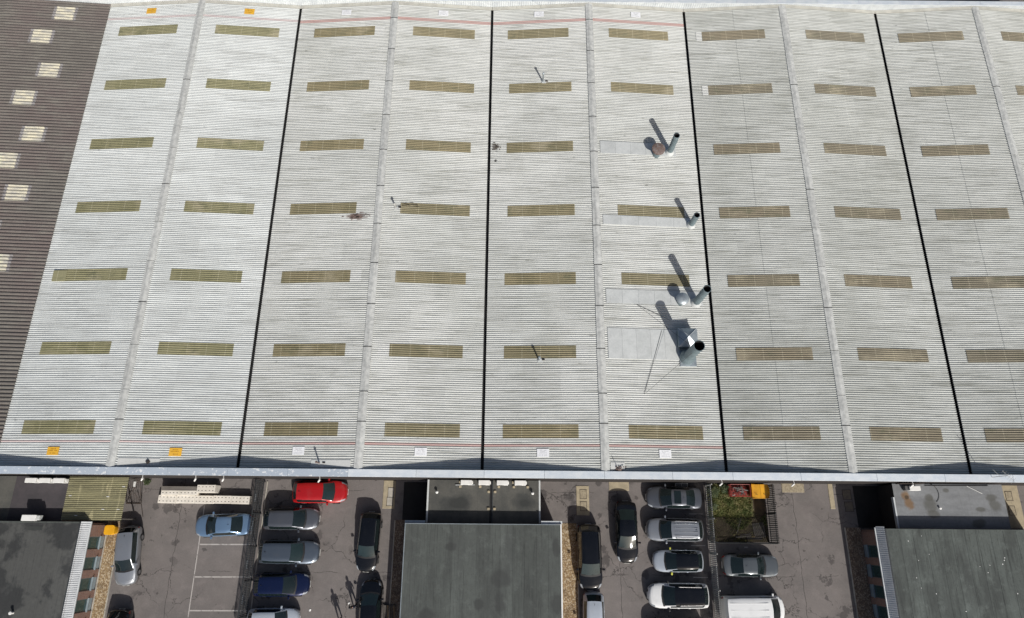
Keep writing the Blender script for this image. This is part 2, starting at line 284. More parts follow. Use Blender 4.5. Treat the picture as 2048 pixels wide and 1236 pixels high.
# ------------------------------------------------------------------ mesh building
ORG = {}
class MB:
    def __init__(s): s.v = []; s.f = []
    def add(s, vs, fs):
        o = len(s.v); s.v += [tuple(p) for p in vs]; s.f += [tuple(i+o for i in f) for f in fs]; return s
    def box(s, cx, cy, z0, sx, sy, sz, rz=0., taper=1.):
        c, q = math.cos(rz), math.sin(rz); vs = []
        for z, k in ((z0, 1.), (z0+sz, taper)):
            for x, y in ((-1, -1), (1, -1), (1, 1), (-1, 1)):
                a, b_ = x*sx/2*k, y*sy/2*k; vs.append((cx + a*c - b_*q, cy + a*q + b_*c, z))
        return s.add(vs, [(0, 3, 2, 1), (4, 5, 6, 7), (0, 1, 5, 4), (1, 2, 6, 5), (2, 3, 7, 6), (3, 0, 4, 7)])
    def rect(s, x0, x1, y0, y1, z0, z1): return s.box((x0+x1)/2, (y0+y1)/2, z0, abs(x1-x0), abs(y1-y0), z1-z0)
    def prism(s, pts, z0, z1):
        n = len(pts); vs = [(x, y, z0) for x, y in pts] + [(x, y, z1) for x, y in pts]
        return s.add(vs, [tuple(range(n-1, -1, -1)), tuple(range(n, 2*n))] + [(i, (i+1) % n, n+(i+1) % n, n+i) for i in range(n)])
    def bar(s, a, b_, r, n=6, r2=None, cap=True):
        a, b_ = Vector(a), Vector(b_); d = (b_-a).normalized(); u = d.orthogonal().normalized(); q = d.cross(u); r2 = r if r2 is None else r2
        vs = [a + (u*math.cos(2*math.pi*i/n) + q*math.sin(2*math.pi*i/n))*r for i in range(n)] + [b_ + (u*math.cos(2*math.pi*i/n) + q*math.sin(2*math.pi*i/n))*r2 for i in range(n)]
        fs = [(i, (i+1) % n, n+(i+1) % n, n+i) for i in range(n)]
        if cap: fs += [tuple(range(n-1, -1, -1)), tuple(range(n, 2*n))]
        return s.add(vs, fs)
    def lathe(s, x, y, prof, n=24, ax=None):
        vs = []; m = len(prof)
        for r, z in prof:
            for i in range(n):
                t = 2*math.pi*i/n; vs.append((x + r*math.cos(t), y + r*math.sin(t), z))
        return s.add(vs, [(k*n+i, k*n+(i+1) % n, (k+1)*n+(i+1) % n, (k+1)*n+i) for k in range(m-1) for i in range(n)])
    def grid(s, rows, closed=False):
        m, n = len(rows), len(rows[0]); vs = [p for r in rows for p in r]; nn = n if closed else n-1
        return s.add(vs, [(i*n+j, i*n+(j+1) % n, (i+1)*n+(j+1) % n, (i+1)*n+j) for i in range(m-1) for j in range(nn)])
    def build(s, name, mat, parent=None, smooth=False, bevel=0., local=False, seg=1):
        o0 = Vector((0, 0, 0)) if (local or parent is None) else ORG.get(parent.name, Vector((0, 0, 0)))
        me = bpy.data.meshes.new(name); me.from_pydata([tuple(Vector(p)-o0) for p in s.v], [], s.f); me.update()
        bm = bmesh.new(); bm.from_mesh(me)
        if bevel: bmesh.ops.bevel(bm, geom=list(bm.edges), offset=bevel, segments=seg, affect='EDGES', profile=.6)
        bmesh.ops.recalc_face_normals(bm, faces=bm.faces); bm.to_mesh(me); bm.free()
        if smooth:
            for p in me.polygons: p.use_smooth = True
            if smooth != 'all': me.set_sharp_from_angle(angle=math.radians(38))
        me.materials.append(M[mat] if isinstance(mat, str) else mat)
        o = bpy.data.objects.new(name, me); COL.objects.link(o)
        if parent is not None: o.parent = parent; ORG[o.name] = ORG.get(parent.name, Vector((0, 0, 0)))
        return o
def tag(o, label=None, cat=None, group=None, kind=None):
    if label: o['label'] = label
    if cat: o['category'] = cat
    if group: o['group'] = group
    if kind: o['kind'] = kind
    return o
def thing(name, label, cat, loc=(0, 0, 0), group=None, rz=0.):
    o = bpy.data.objects.new(name, None); COL.objects.link(o); o.location = loc; o.rotation_euler = (0, 0, rz); o.empty_display_size = .3
    ORG[o.name] = Vector(loc); return tag(o, label, cat, group)
def dup(o, parent=None, loc=None, rz=None):
    c = o.copy(); COL.objects.link(c); c.parent = parent
    if loc is not None: c.location = loc
    if rz is not None: c.rotation_euler = (0, 0, rz)
    for ch in list(o.children): dup(ch, c)
    ORG[c.name] = Vector(c.location) if parent is None else ORG.get(parent.name, Vector((0, 0, 0)))
    return c
def place(mesh_ob, parent, loc, rz=0.):
    """another copy of a part that shares its mesh"""
    c = mesh_ob.copy(); COL.objects.link(c); c.parent = parent; c.location = loc; c.rotation_euler = (0, 0, rz); return c
def struct(o): return tag(o, kind='structure')

# ------------------------------------------------------------------ ground
struct(MB().add([(-500, -500, 0), (500, -500, 0), (500, 500, 0), (-500, 500, 0)], [(0, 1, 2, 3)]).build('ground', 'asphalt'))

# ------------------------------------------------------------------ warehouse
Z0, RISE, BAY = 6.5, .70, 19.0
YS, YN = -3.42, 41.42                      # roof between the two parapets
PITCHC, DEPTH = .1786, .068
def prof(pitch, depth, y0, y1, crest=.50):
    """(y, z) polyline of the corrugation between y0 and y1, crests at z = 0"""
    base = [(0, 0), (crest*.5, 0), (crest*.5+.10, -.55), (.5+.0, -1.), (1-crest*.5-.10, -.55), (1-crest*.5, 0)]
    base = sorted(set([(0, .03), (crest*.22, .0), (crest*.5, -.16), (crest*.5+(1-crest)*.28, -.75), (.5, -1.), (1-crest*.5-(1-crest)*.28, -.75), (1-crest*.5, -.16), (1-crest*.22, .0)]))
    out = []; k = math.floor(y0/pitch) - 1
    while k*pitch < y1 + pitch:
        for t, z in base:
            y = (k+t)*pitch
            if y0 < y < y1: out.append((y, z*depth))
        k += 1
    def at(y):
        t = (y/pitch) % 1.; pts = base + [(1., base[0][1])]
        for (a, za), (b_, zb) in zip(pts, pts[1:]):
            if a <= t <= b_: return (za + (zb-za)*(t-a)/max(b_-a, 1e-9))*depth
        return 0
    return [(y0, at(y0))] + out + [(y1, at(y1))]
def corrugated(x0, z0, x1, z1, y0, y1, dz=0., pitch=PITCHC, depth=DEPTH, thick=0.):
    P = prof(pitch, depth, y0, y1); mb = MB(); nx = 2
    rows = [[(x0 + (x1-x0)*i/(nx-1), y, z0 + (z1-z0)*i/(nx-1) + z + dz) for y, z in P] for i in range(nx)]
    mb.grid(rows)
    if thick:       # visible sheet ends
        for r in rows: mb.grid([r, [(a, b_, c-thick) for a, b_, c in r]])
    return mb
def roofz(x):
    """height of the crests of the white roof at x"""
    t = ((x + 38.0) % BAY)/BAY; return Z0 + RISE*(1 - abs(2*t-1))
W = thing('warehouse', 'long warehouse with white corrugated saw-line roofs, black valley gutters and olive rooflights', 'warehouse', (0, 19, 0))
ROWS = [38.12, 31.74, 25.33, 18.93, 12.51, 6.13, -.30]
SW, SL = .1786*6, 2.98                     # rooflight: six corrugations wide, half length
GUT = .125
tint = lambda h: 'sheet_left' if h < 2 else ('sheet_mid' if h < 6 else 'sheet_right')
slopes = []
for h in range(10):
    xv = -38 + BAY*((h+1)//2); xr = -38 + BAY*(h//2) + BAY/2
    sg = 1 if h % 2 == 0 else -1
    xe = xv + sg*(GUT if h > 0 else .02); ze = roofz(xe)
    zr = Z0 + RISE
    if h < 6: sl = corrugated(xe, ze, xr, zr, YS, YN, thick=.03).build('roof_slope', tint(h), W)
    else:      # two lengths of sheet, the upper lapping over the lower
        xm = (xe+xr)/2; zm = (ze+zr)/2; a = corrugated(xe, ze, xm + sg*.1, zm + RISE*.1/9.5, YS, YN, thick=.03); b_ = corrugated(xm - sg*.1, zm - RISE*.1/9.5, xr, zr, YS, YN, dz=.022, thick=.03)
        a.add(b_.v, b_.f); sl = a.build('roof_slope', tint(h), W)
    slopes.append(sl)
    cx = xv + sg*(.485*BAY/2)
    if h % 2 == 1: cx = xv - .49*BAY/2
    sm = 'sky_green' if h < 2 else ('sky_brown' if h < 6 else 'sky_dull')
    lift = .016 if h < 6 else .045
    for k, yr in enumerate(ROWS):
        if h == 9 and k > 1: continue
        if h == 5 and k == 2: continue
        jit = random.uniform(-.12, .12); hl = SL + random.uniform(-.06, .05); xa, xb = cx + jit - hl, cx + jit + hl
        yc = round((yr - SW/2)/PITCHC)*PITCHC
        if h == 5 and k == 5: continue
        corrugated(xa, roofz(xa), xb, roofz(xb), yc, yc + SW, dz=lift, thick=.02).build('skylight', sm, sl)
        # clean replacement sheet at the ridge end
        e0 = xb + .01 if sg > 0 else xa - .95; 
        if random.random() < .3 and h in (2, 3, 4) and not (h == 3 and k == 3): corrugated(e0, roofz(e0), e0 + .94, roofz(e0 + .94), yc, yc + SW, dz=lift-.006).build('repair_sheet', 'sheet_new', sl)
        if h in (6, 8) and random.random() < .12:
            e0 = xa - .56 if sg > 0 else xb + .01
            corrugated(e0, roofz(e0), e0 + .55, roofz(e0 + .55), yc, yc + SW, dz=lift-.006).build('repair_sheet', 'sheet_new', sl)
# odd repaired rooflight corner, a lifted square panel
MB().box(-36.3, 12.45, roofz(-36.3)+.04, 1.15, 1.0, .05, .02).build('access_panel', 'sky_green', slopes[0], bevel=.01)
# ridge capping, one piece every 3.7 m
def ridge_piece(L):
    mb = MB(); rows = []
    for i in range(2):
        y = i*L; rows.append([(-.345, y, -.02), (-.33, y, .032), (-.22, y, .042), (-.10, y, .070), (0, y, .095), (.10, y, .070), (.22, y, .042), (.33, y, .032), (.345, y, -.02)])
    mb.grid(rows)
    for r in rows: mb.add(r, [tuple(range(9))])
    return mb
LR = 3.68; cap0 = None; NP = 12
for b_ in range(5):
    xr = -38 + BAY*b_ + BAY/2
    for i in range(NP + 1):
        y = YS + .02 + (i-.35)*LR
        L = LR - .05
        y = max(y, YS + .02)
        if i == NP: continue
        loc = Vector((xr + random.uniform(-.012, .012), y, Z0 + RISE)) - ORG[W.name]
        if cap0 is None:
            cap0 = ridge_piece(L).build('ridge_cap', 'cement', W, smooth=True, local=True); cap0.location = loc
        else: place(cap0, W, loc, random.uniform(-.0025, .0025))
        if b_ in (1, 2) or i % 3 == 0: MB().add([(xr-.34, y+LR-.062, Z0+RISE+.035), (xr, y+LR-.062, Z0+RISE+.098), (xr+.34, y+LR-.062, Z0+RISE+.035), (xr+.34, y+LR+.002, Z0+RISE+.037), (xr, y+LR+.002, Z0+RISE+.10), (xr-.34, y+LR+.002, Z0+RISE+.037)], [(0, 1, 4, 5), (1, 2, 3, 4)]).build('joint_strip', 'bitumen', W)  # black strip at the gap between ridge caps
# a short first and last piece fill the ends
for b_ in range(5):
    xr = -38 + BAY*b_ + BAY/2; e = ridge_piece(LR*.65 - .03); o = e.build('ridge_cap', 'cement', W, smooth=True, local=True)
    o.location = Vector((xr, YS + .02 + (NP-.35)*LR, Z0 + RISE)) - ORG[W.name]; o.scale = (1, (YN - (YS + .02 + (NP-.35)*LR))/(LR*.65), 1)
# valley gutters
for k in range(1, 6):
    x = -38 + BAY*k; z = Z0 + .0; mb = MB(); g = GUT + .03
    rows = [[(x - g, y, z-.012), (x - g + .03, y, z-.30), (x + g - .03, y, z-.30), (x + g, y, z-.012)] for y in (YS, YN)]
    mb.grid(rows); mb.build('valley_gutter', 'bitumen', W)
# front wall and parapet, coping in lengths
PT = Z0 + RISE + .09
MB().rect(-52, 60, -3.72, -3.46, 0, PT - .035).build('front_wall', 'shade_dark_brick', W)
x = -50.; cop = {}
while x < 58:
    L = random.choice((4.6, 5.2, 5.8)); m = 'coping_spotted' if x < -13 else 'coping'
    MB().prism([(x, -3.97), (x+L-.015, -3.97), (x+L-.015, -3.40), (x, -3.40)], PT - .03, PT + .03).build('coping', m, W, bevel=.012); x += L
# inner flashing at the foot of the parapet
MB().rect(-38, 58, -3.415, -3.385, Z0 - .3, PT - .05).build('parapet_lining', 'cement', W)
# rear parapet: ribbed cladding, coping and a stepped flashing along the sheet ends
RT = Z0 + RISE + .16
mb = MB(); P = []; x = -52.
while x < 60:
    P += [(x, 0.), (x+.10, 0.), (x+.13, -.045), (x+.19, -.045)]; x += .22
mb.grid([[(a, YN + .10 + d, z) for a, d in P] for z in (5.8, RT)]); mb.build('rear_cladding', 'pale_metal', W)
MB().rect(-52, 60, YN + .12, YN + .5, 0, RT - .01).build('rear_wall', 'wall_render', W)
x = -52.
while x < 58:
    MB().rect(x, x + 3.98, YN + .03, YN + .52, RT, RT + .05).build('coping', 'coping', W); x += 4.
for b_ in range(5):
    for sgn in (-1, 1):
        xr = -38 + BAY*b_ + BAY/2; xv = xr + sgn*BAY/2; n = 4
        for i in range(n):
            xa = xr + (xv-xr)*i/n; xb_ = xr + (xv-xr)*(i+1)/n - sgn*.02; za = roofz(xa + sgn*1e-4); zb = roofz(xb_)
            MB().add([(xa, YN-.24, za+.03), (xb_, YN-.24, zb+.03), (xb_, YN+.05, zb+.06), (xa, YN+.05, za+.06), (xa, YN-.24, za-.05), (xb_, YN-.24, zb-.05)], [(0, 1, 2, 3), (0, 1, 5, 4)]).build('verge_flashing', 'verge', W)
# flat flashing strips down the slope of the third bay (ridge to flues), pieces lapped
sl5 = slopes[5]
def strip(xa, xb, ya, yb, m='flash', n=5, dz=.02):
    for i in range(n):
        a = xa + (xb-xa)*i/n; c = xa + (xb-xa)*(i+1)/n - .012; d = dz + .004*(n-i)
        MB().add([(a, ya, roofz(a)+d), (c, ya, roofz(c)+d), (c, yb, roofz(c)+d), (a, yb, roofz(a)+d)] + [(a, ya, roofz(a)-.03), (c, ya, roofz(c)-.03), (c, yb, roofz(c)-.03), (a, yb, roofz(a)-.03)],
            [(0, 1, 2, 3), (0, 1, 5, 4), (1, 2, 6, 5), (2, 3, 7, 6), (3, 0, 4, 7)]).build('flashing_panel', m, sl5)
strip(10.08, 17.05, 24.60, 25.85); strip(10.08, 17.9, 17.52, 18.42); strip(10.08, 18.3, 10.28, 11.52, n=6); strip(10.08, 16.0, 5.52, 8.10, n=5)
# flat replacement strips by the front parapet
for (xa, xb, h) in ((-28.0, -24.9, 1), (-13.2, -10.1, 2), (9.9, 11.0, 5)):
    MB().add([(xa, -3.25, roofz(xa)+.03), (xb, -3.25, roofz(xb)+.03), (xb, -2.72, roofz(xb)+.03), (xa, -2.72, roofz(xa)+.03), (xa, -3.25, roofz(xa)-.03), (xb, -3.25, roofz(xb)-.03), (xb, -2.72, roofz(xb)-.03), (xa, -2.72, roofz(xa)-.03)],
        [(0, 1, 2, 3), (0, 1, 5, 4), (1, 2, 6, 5), (2, 3, 7, 6), (3, 0, 4, 7)]).build('flashing_panel', 'sheet_new', slopes[h])

# ------------------------------------------------------------------ brown shed on the left
S = thing('brown_shed', 'shed with rough brown corrugated roof and small cream rooflights, left of the white roof', 'shed', (-48, 19, 0))
bz = lambda x: 6.62 + (-38 - x)*.074
bs = corrugated(-37.86, bz(-37.86), -47.5, bz(-47.5), -3.40, YN-.05, pitch=.318, depth=.115, thick=.05).build('roof_slope', 'brown_sheet', S)
corrugated(-47.5, bz(-47.5), -57, bz(-37.9), -3.40, YN-.05, pitch=.318, depth=.115).build('roof_slope', 'brown_sheet', S)
MB().rect(-57, -38.2, -3.3, YN-.1, 0, 6.4).build('shed_wall', 'wall_render', S)
for (x, y) in [(-41.9, 39.8), (-41.9, 33.1), (-41.75, 26.3), (-41.75, 20.1), (-41.75, 13.5), (-43.45, 36.95), (-43.45, 30.2), (-43.4, 23.3), (-43.4, 16.6), (-43.4, 9.9), (-41.75, 6.8)]:
    yc = round((y-.8)/.318)*.318
    corrugated(x-.85, bz(x-.85), x+.85, bz(x+.85), yc, yc+.318*5, dz=.02, pitch=.318, depth=.115, thick=.03).build('skylight', 'cream_light', bs)
    for e in (-1.12, .86): corrugated(x+e, bz(x+e), x+e+.26, bz(x+e+.26), yc, yc+.318*5, dz=.012, pitch=.318, depth=.115).build('rooflight_lap', 'lap_sheet', bs)

# ------------------------------------------------------------------ things on the white roof
def flue(x, y, H, r, label, collar=False, band=True):
    z = roofz(x); t = thing('flue', label, 'flue', (x, y, z), 'grey flues on the third roof bay'); n = 28
    MB().lathe(x, y, [(r*.86, z + .0), (r, z-.05), (r, z+H), (r+.02, z+H), (r+.02, z+H+.015), (r-.02, z+H+.015), (r-.02, z+H-1.2)], n).build('pipe', 'flue', t, smooth=True)
    MB().lathe(x, y, [(r-.021, z+H-.01), (r-.022, z+H-1.3), (0.001, z+H-1.3)], n).build('bore', 'flue_dark', t, smooth=True)
    if band:
        for f in (.36, .72): MB().lathe(x, y, [(r, z+H*f-.03), (r+.015, z+H*f-.03), (r+.015, z+H*f+.03), (r, z+H*f+.03)], n).build('joint_band', 'flue', t, smooth=True)
    MB().lathe(x, y, [(r+.16, z+.045), (r+.03, z+.30), (r+.001, z+.32)], n).build('base_collar', 'flash', t, smooth=True)
    return t
flue(16.45, 25.0, 2.75, .26, 'plain grey flue beside the rusty round cowl, farthest of the flues')
flue(17.85, 17.75, 2.0, .25, 'shortest grey flue, standing alone between two flashing strips')
flue(17.7, 10.55, 3.4, .31, 'grey flue beside the silver round cowl, next to the valley gutter')
fd = flue(16.55, 5.75, 3.75, .42, 'widest and tallest grey flue on a square base with guy wires', band=False)
z = roofz(16.5)
MB().box(16.62, 5.68, z+.02, 1.35, 1.35, .10).build('base_plate', 'galv', fd, bevel=.02)
MB().lathe(16.55, 5.75, [(.62, z+.12), (.62, z+.55), (.43, z+.85)], 28).build('base_drum', 'flue', fd, smooth=True)
for a, b_ in (((16.3, 6.0, z+2.6), (12.65, 10.2, roofz(12.65)+.03)), ((16.3, 5.5, z+2.6), (12.85, 2.65, roofz(12.85)+.03)), ((14.6, 8.0, roofz(14.6)+.05), (12.85, 2.65, roofz(12.85)+.04)), ((15.4, 8.9, roofz(15.4)+.05), (12.65, 10.2, roofz(12.65)+.06))):
    MB().bar(a, b_, .013, 5).build('guy_wire', 'cable', fd)
def cowl(x, y, H, r, m, label, cap_h):
    z = roofz(x); t = thing('round_cowl', label, 'roof vent', (x, y, z), 'round mushroom cowls')
    MB().lathe(x, y, [(r*.55, z-.04), (r*.55, z+H)], 24).build('neck', 'flue', t, smooth=True)
    MB().lathe(x, y, [(r*.98, z+H-.16), (r, z+H-.12), (r*.99, z+H), (r*.72, z+H+cap_h*.7), (r*.3, z+H+cap_h), (.001, z+H+cap_h*1.02)], 28).build('cap', m, t, smooth=True)
    MB().lathe(x, y, [(r*.98, z+H-.16), (.01, z+H-.16)], 28).build('cap_underside', 'flue_dark', t)
    for i in range(9):
        a = i*2.4; q = r*.25 + r*.06*i
        MB().box(x + q*math.cos(a), y + q*math.sin(a), z+H+cap_h*(1-.07*i)-.02, .05, .04, .05, a).build('bolt', 'galv', t)
cowl(15.2, 24.7, 1.05, .60, 'rust', 'rusty brown round mushroom cowl at the end of a flashing strip', .07)
cowl(16.35, 10.55, 1.0, .53, 'galv', 'silver round mushroom cowl below the rooflight, beside a flue', .16)
# extract hood behind the wide flue: box with a four-sided pyramid top
x, y = 16.55, 7.25; z = roofz(x); t = thing('extract_hood', 'square blue-grey extract hood with pyramid top, behind the widest flue', 'roof hood', (x, y, z))
MB().box(x, y, z-.1, 1.42, 1.42, .95).build('hood_body', 'flue', t, bevel=.015)
for i in range(4):
    a = i*math.pi/2; c, q = math.cos(a), math.sin(a); R = lambda u, v: (x + u*c - v*q, y + u*q + v*c)
    MB().add([(*R(.78, -.78), z+.84), (*R(.78, .78), z+.84), (x, y, z+1.30), (*R(.78, -.78), z+.78), (*R(.78, .78), z+.78)], [(0, 1, 2), (0, 1, 4, 3)]).build('hood_panel', 'galv', t)
    MB().bar((*R(.78, .78), z+.85), (x, y, z+1.31), .018, 5).build('hip_seam', 'pale_metal', t)
# small vent pipes
def vent(x, y, H, r, label, m='galv', base=True, lean=(0, 0)):
    z = roofz(x); t = thing('vent_pipe', label, 'vent pipe', (x, y, z), 'small vent pipes through the roof'); 
    MB().bar((x, y, z-.05), (x+lean[0], y+lean[1], z+H), r, 14).build('pipe', m, t, smooth=True)
    MB().lathe(x+lean[0], y+lean[1], [(r*1.5, z+H-.04), (r*1.6, z+H+.02), (r*.8, z+H+.10), (.001, z+H+.11)], 14).build('cap', m, t, smooth=True)
    MB().box(x+.1, y-.02, z+.012, .42, .30, .03).build('flashing_plate', 'flash', t, bevel=.008)
    MB().box(x+.36, y+.03, z+.03, .22, .10, .08).build('bracket', 'steel_black', t)
vent(4.95, 32.45, 1.2, .075, 'thin vent pipe just above a rooflight on the third bay, near the far end')
vent(4.45, 5.40, .9, .07, 'short vent pipe with a square plate just below a rooflight on the third bay')
vent(-8.05, 18.95, .75, .075, 'stubby vent pipe right of the second ridge, beside a dirty rooflight', 'steel_grey')
vent(-12.55, -2.95, .85, .06, 'brown capped vent pipe by the front parapet, left of the second ridge', 'rust')
# rust-brown broken clump at the front parapet, beside the third ridge
t = thing('debris_heap', 'heap of rust-brown broken sheet and roots at the front parapet beside the third ridge', 'debris', (10.55, -3.2, roofz(10.55)))
for i in range(16):
    MB().box(10.55 + random.uniform(-.33, .33), -3.2 + random.uniform(-.12, .14), roofz(10.5)+.03 + random.uniform(0, .12), random.uniform(.1, .3), random.uniform(.04, .12), .03, random.uniform(0, 3)).build('fragment', 'rust', t)
MB().bar((10.45, -3.15, roofz(10.5)), (10.40, -3.1, roofz(10.5)+.75), .025, 6).build('stick', 'steel_black', t)
# small black diamond vent
t = thing('roof_vent', 'small black diamond-shaped vent on the flat strip by the front parapet', 'roof vent', (-25.75, -2.97, roofz(-25.75)))
MB().box(-25.75, -2.97, roofz(-25.75)+.03, .26, .26, .12, math.pi/4, .8).build('hood', 'steel_black', t); MB().box(-25.75, -2.97, roofz(-25.75)+.15, .12, .12, .03, math.pi/4).build('top_plate', 'steel_dark', t)
# warning signs fixed across the corrugations
def sign(x, y, yellow, near, label):
    z = roofz(x) + .05; s = 1 if roofz(x+.1) > roofz(x) else -1; sl = s*RISE/9.5
    t = thing('warning_sign', label, 'sign', (x, y, z), ('yellow' if yellow else 'white') + ' roof signs')
    sx, sy = (.47, .31)
    f = lambda u, v, d: (x+u, y+v, z + u*sl + d)
    def plate(u0, u1, v0, v1, d, nm, m, th=.01):
        MB().add([f(u0, v0, d), f(u1, v0, d), f(u1, v1, d), f(u0, v1, d), f(u0, v0, d-th), f(u1, v0, d-th), f(u1, v1, d-th), f(u0, v1, d-th)], [(0, 1, 2, 3), (0, 1, 5, 4), (1, 2, 6, 5), (2, 3, 7, 6), (3, 0, 4, 7)]).build(nm, m, t)
    plate(-sx, sx, -sy, sy, .0, 'board', 'sign_yellow' if yellow else 'sign_white', .03)
    ink = 'ink_amber' if yellow else 'ink_grey'
    lines = ((.17, .22, .055, 4), (.05, .36, .06, 8), (-.16, .24, .055, 6)) if yellow else ((.20, .27, .05, 7), (.09, .22, .045, 6), (-.01, .32, .04, 9), (-.17, .34, .05, 8))
    for v, hw, hh, n in lines:
        u = -hw; step = 2*hw/n
        for i in range(n):      # illegible strokes of lettering
            if random.random() < .88: plate(u + .008, u + step*random.uniform(.62, .95), v - hh/2, v + hh/2*random.uniform(.4, 1.), .004, 'lettering', ink, .003)
            u += step
for x, yel, lb in ((-33.35, 1, 'yellow warning sign by the front parapet, left of the first ridge'), (-23.83, 1, 'yellow warning sign by the front parapet, right of the first ridge'), (-14.3, 0, 'white lettered sign by the front parapet, left of the second ridge'), (-4.78, 0, 'white lettered sign by the front parapet, right of the second ridge'), (4.73, 0, 'white lettered sign by the front parapet, left of the third ridge'), (14.24, 0, 'white lettered sign by the front parapet, right of the third ridge')):
    sign(x, -2.2 if yel else -2.02, yel, True, lb)
for x, yel, lb in ((-33.5, 1, 'yellow warning sign at the far end of the roof, left of the first ridge'), (-23.85, 1, 'yellow warning sign at the far end of the roof, right of the first ridge'), (-14.3, 0, 'worn white sign at the far end of the roof, left of the second ridge'), (-4.77, 0, 'white sign at the far end of the roof, right of the second ridge'), (4.62, 0, 'white sign at the far end of the roof, left of the third ridge'), (14.13, 0, 'white sign at the far end of the roof, right of the third ridge')):
    sign(x, 40.38, yel, False, lb)
# television aerial on the front wall at the right
t = thing('television_aerial', 'thin grey television aerial on a pole above the front parapet at the far right', 'aerial', (39.0, -3.6, PT))
MB().bar((39.0, -3.6, PT-.5), (39.0, -3.6, PT+1.7), .022, 6).build('mast', 'steel_grey', t)
MB().bar((38.75, -3.25, PT+1.6), (39.45, -4.0, PT+1.6), .014, 5).build('boom', 'steel_grey', t)
for i in range(6):
    f = i/5.; a = Vector((38.78 + .64*f, -3.28 - .68*f, PT+1.6)); d = Vector((.73, .68, 0))*(.22 + .10*f)
    MB().bar(a-d, a+d, .008, 4).build('element', 'steel_grey', t)
MB().bar((39.0, -3.6, PT+.9), (38.5, -3.1, PT+.95), .012, 5).build('stay', 'steel_grey', t)

# ------------------------------------------------------------------ wall floodlights under the coping
def floodlight(x, y, z, label, drop=.15):
    t = thing('wall_lamp', label, 'wall lamp', (x, -3.8, z), 'white lamps and brackets on the front wall')
    MB().bar((x, -3.80, z), (x+.05, y, z+.05), .03, 6).build('arm', 'white_plastic', t); MB().bar((x+.05, y-.02, z+.03), (x-.12, y-.2, z-drop), .075, 10, .06).build('lamp_head', 'white_plastic', t, smooth=True)
for x, lb in ((-26.9, 'white wall lamp under the coping above the left end of the pale blocks'), (-22.7, 'white wall lamp under the coping above the middle of the pale blocks'), (-20.5, 'white wall lamp under the coping just left of the dark railing fence'), (-12.9, 'white wall lamp under the coping above the red car'), (18.9, 'white wall lamp under the coping above the planted enclosure left corner'), (24.6, 'white wall lamp under the coping beside the yellow skip'), (34.0, 'white wall lamp under the coping at the pale annex corner')):
    floodlight(x, -4.05, 5.3, lb)

# ------------------------------------------------------------------ offices and annexes
def felt_roof(parent, x0, x1, y0, y1, z, m, step, axis='x'):
    """felt laid in strips, each lapping over the next"""
    if axis == 'x':
        n = max(1, round((x1-x0)/step)); s = (x1-x0)/n
        for i in range(n):
            a = x0 + i*s; c = a + s + (.06 if i < n-1 else 0)
            MB().add([(a, y0, z+.018), (c, y0, z+.004), (c, y1, z+.004), (a, y1, z+.018), (a, y0, z-.02), (a, y1, z-.02)], [(0, 1, 2, 3), (0, 4, 5, 3)]).build('felt_strip', m, parent)
    else:
        n = max(1, round((y1-y0)/step)); s = (y1-y0)/n
        for i in range(n):
            a = y0 + i*s; c = a + s + (.06 if i < n-1 else 0)
            MB().add([(x0, a, z+.018), (x1, a, z+.018), (x1, c, z+.004), (x0, c, z+.004), (x0, a, z-.02), (x1, a, z-.02)], [(0, 1, 2, 3), (0, 1, 5, 4)]).build('felt_strip', m, parent)
def blob(name, parent, x, y, z, rx, ry, m, seed=0, n=26):
    r = random.Random(seed); ph = [r.uniform(0, 6.28) for _ in range(4)]
    pts = [(x + rx*(1+.14*math.sin(2*t+ph[0])+.09*math.sin(3*t+ph[1])+.05*math.sin(7*t+ph[2]))*math.cos(t), y + ry*(1+.14*math.sin(2*t+ph[1])+.09*math.sin(5*t+ph[3]))*math.sin(t), z) for t in [2*math.pi*i/n for i in range(n)]]
    return MB().add(pts, [tuple(range(n))]).build(name, m, parent)
YB = -24.0                                   # offices run on past the lower edge of the frame
OZ = 3.2
def mansard(parent, xi, xo, y0, y1, zt, zb, m, rib=.16):
    mb = MB(); P = []; y = y0
    while y < y1:
        P += [(y, 0.), (y+rib*.45, 0.), (y+rib*.55, .03), (y+rib*.95, .03)]; y += rib
    s = 1 if xo > xi else -1
    mb.grid([[(xi + s*d*.3, yy, zt+d) for yy, d in P], [(xo + s*d, yy, zb+d*.3) for yy, d in P]]); mb.build('ribbed_fascia', m, parent)
def window(parent, x, yc, w_, z0, z1, side, panel=True):
    wf = MB()
    fx = x + side*.02
    for (ya, yb_, za, zb) in ((yc-w_/2, yc-w_/2+.06, z0, z1), (yc+w_/2-.06, yc+w_/2, z0, z1), (yc-w_/2, yc+w_/2, z0, z0+.06), (yc-w_/2, yc+w_/2, z1-.06, z1)):
        wf.rect(fx-.03, fx+.03, ya, yb_, za, zb)
    f = wf.build('window', 'win_frame', parent)
    MB().rect(fx-.012, fx+.008, yc-w_/2+.04, yc+w_/2-.04, z0+.04, z1-.04).build('pane', 'win_glass', f)
    MB().rect(fx-.05, fx+side*.16, yc-w_/2-.04, yc+w_/2+.04, z0-.07, z0-.005).build('sill', 'spandrel', f)
    if panel: MB().rect(x-.02, x+side*.045, yc-w_/2, yc+w_/2, .1, z0-.08).build('spandrel_panel', 'spandrel', f)

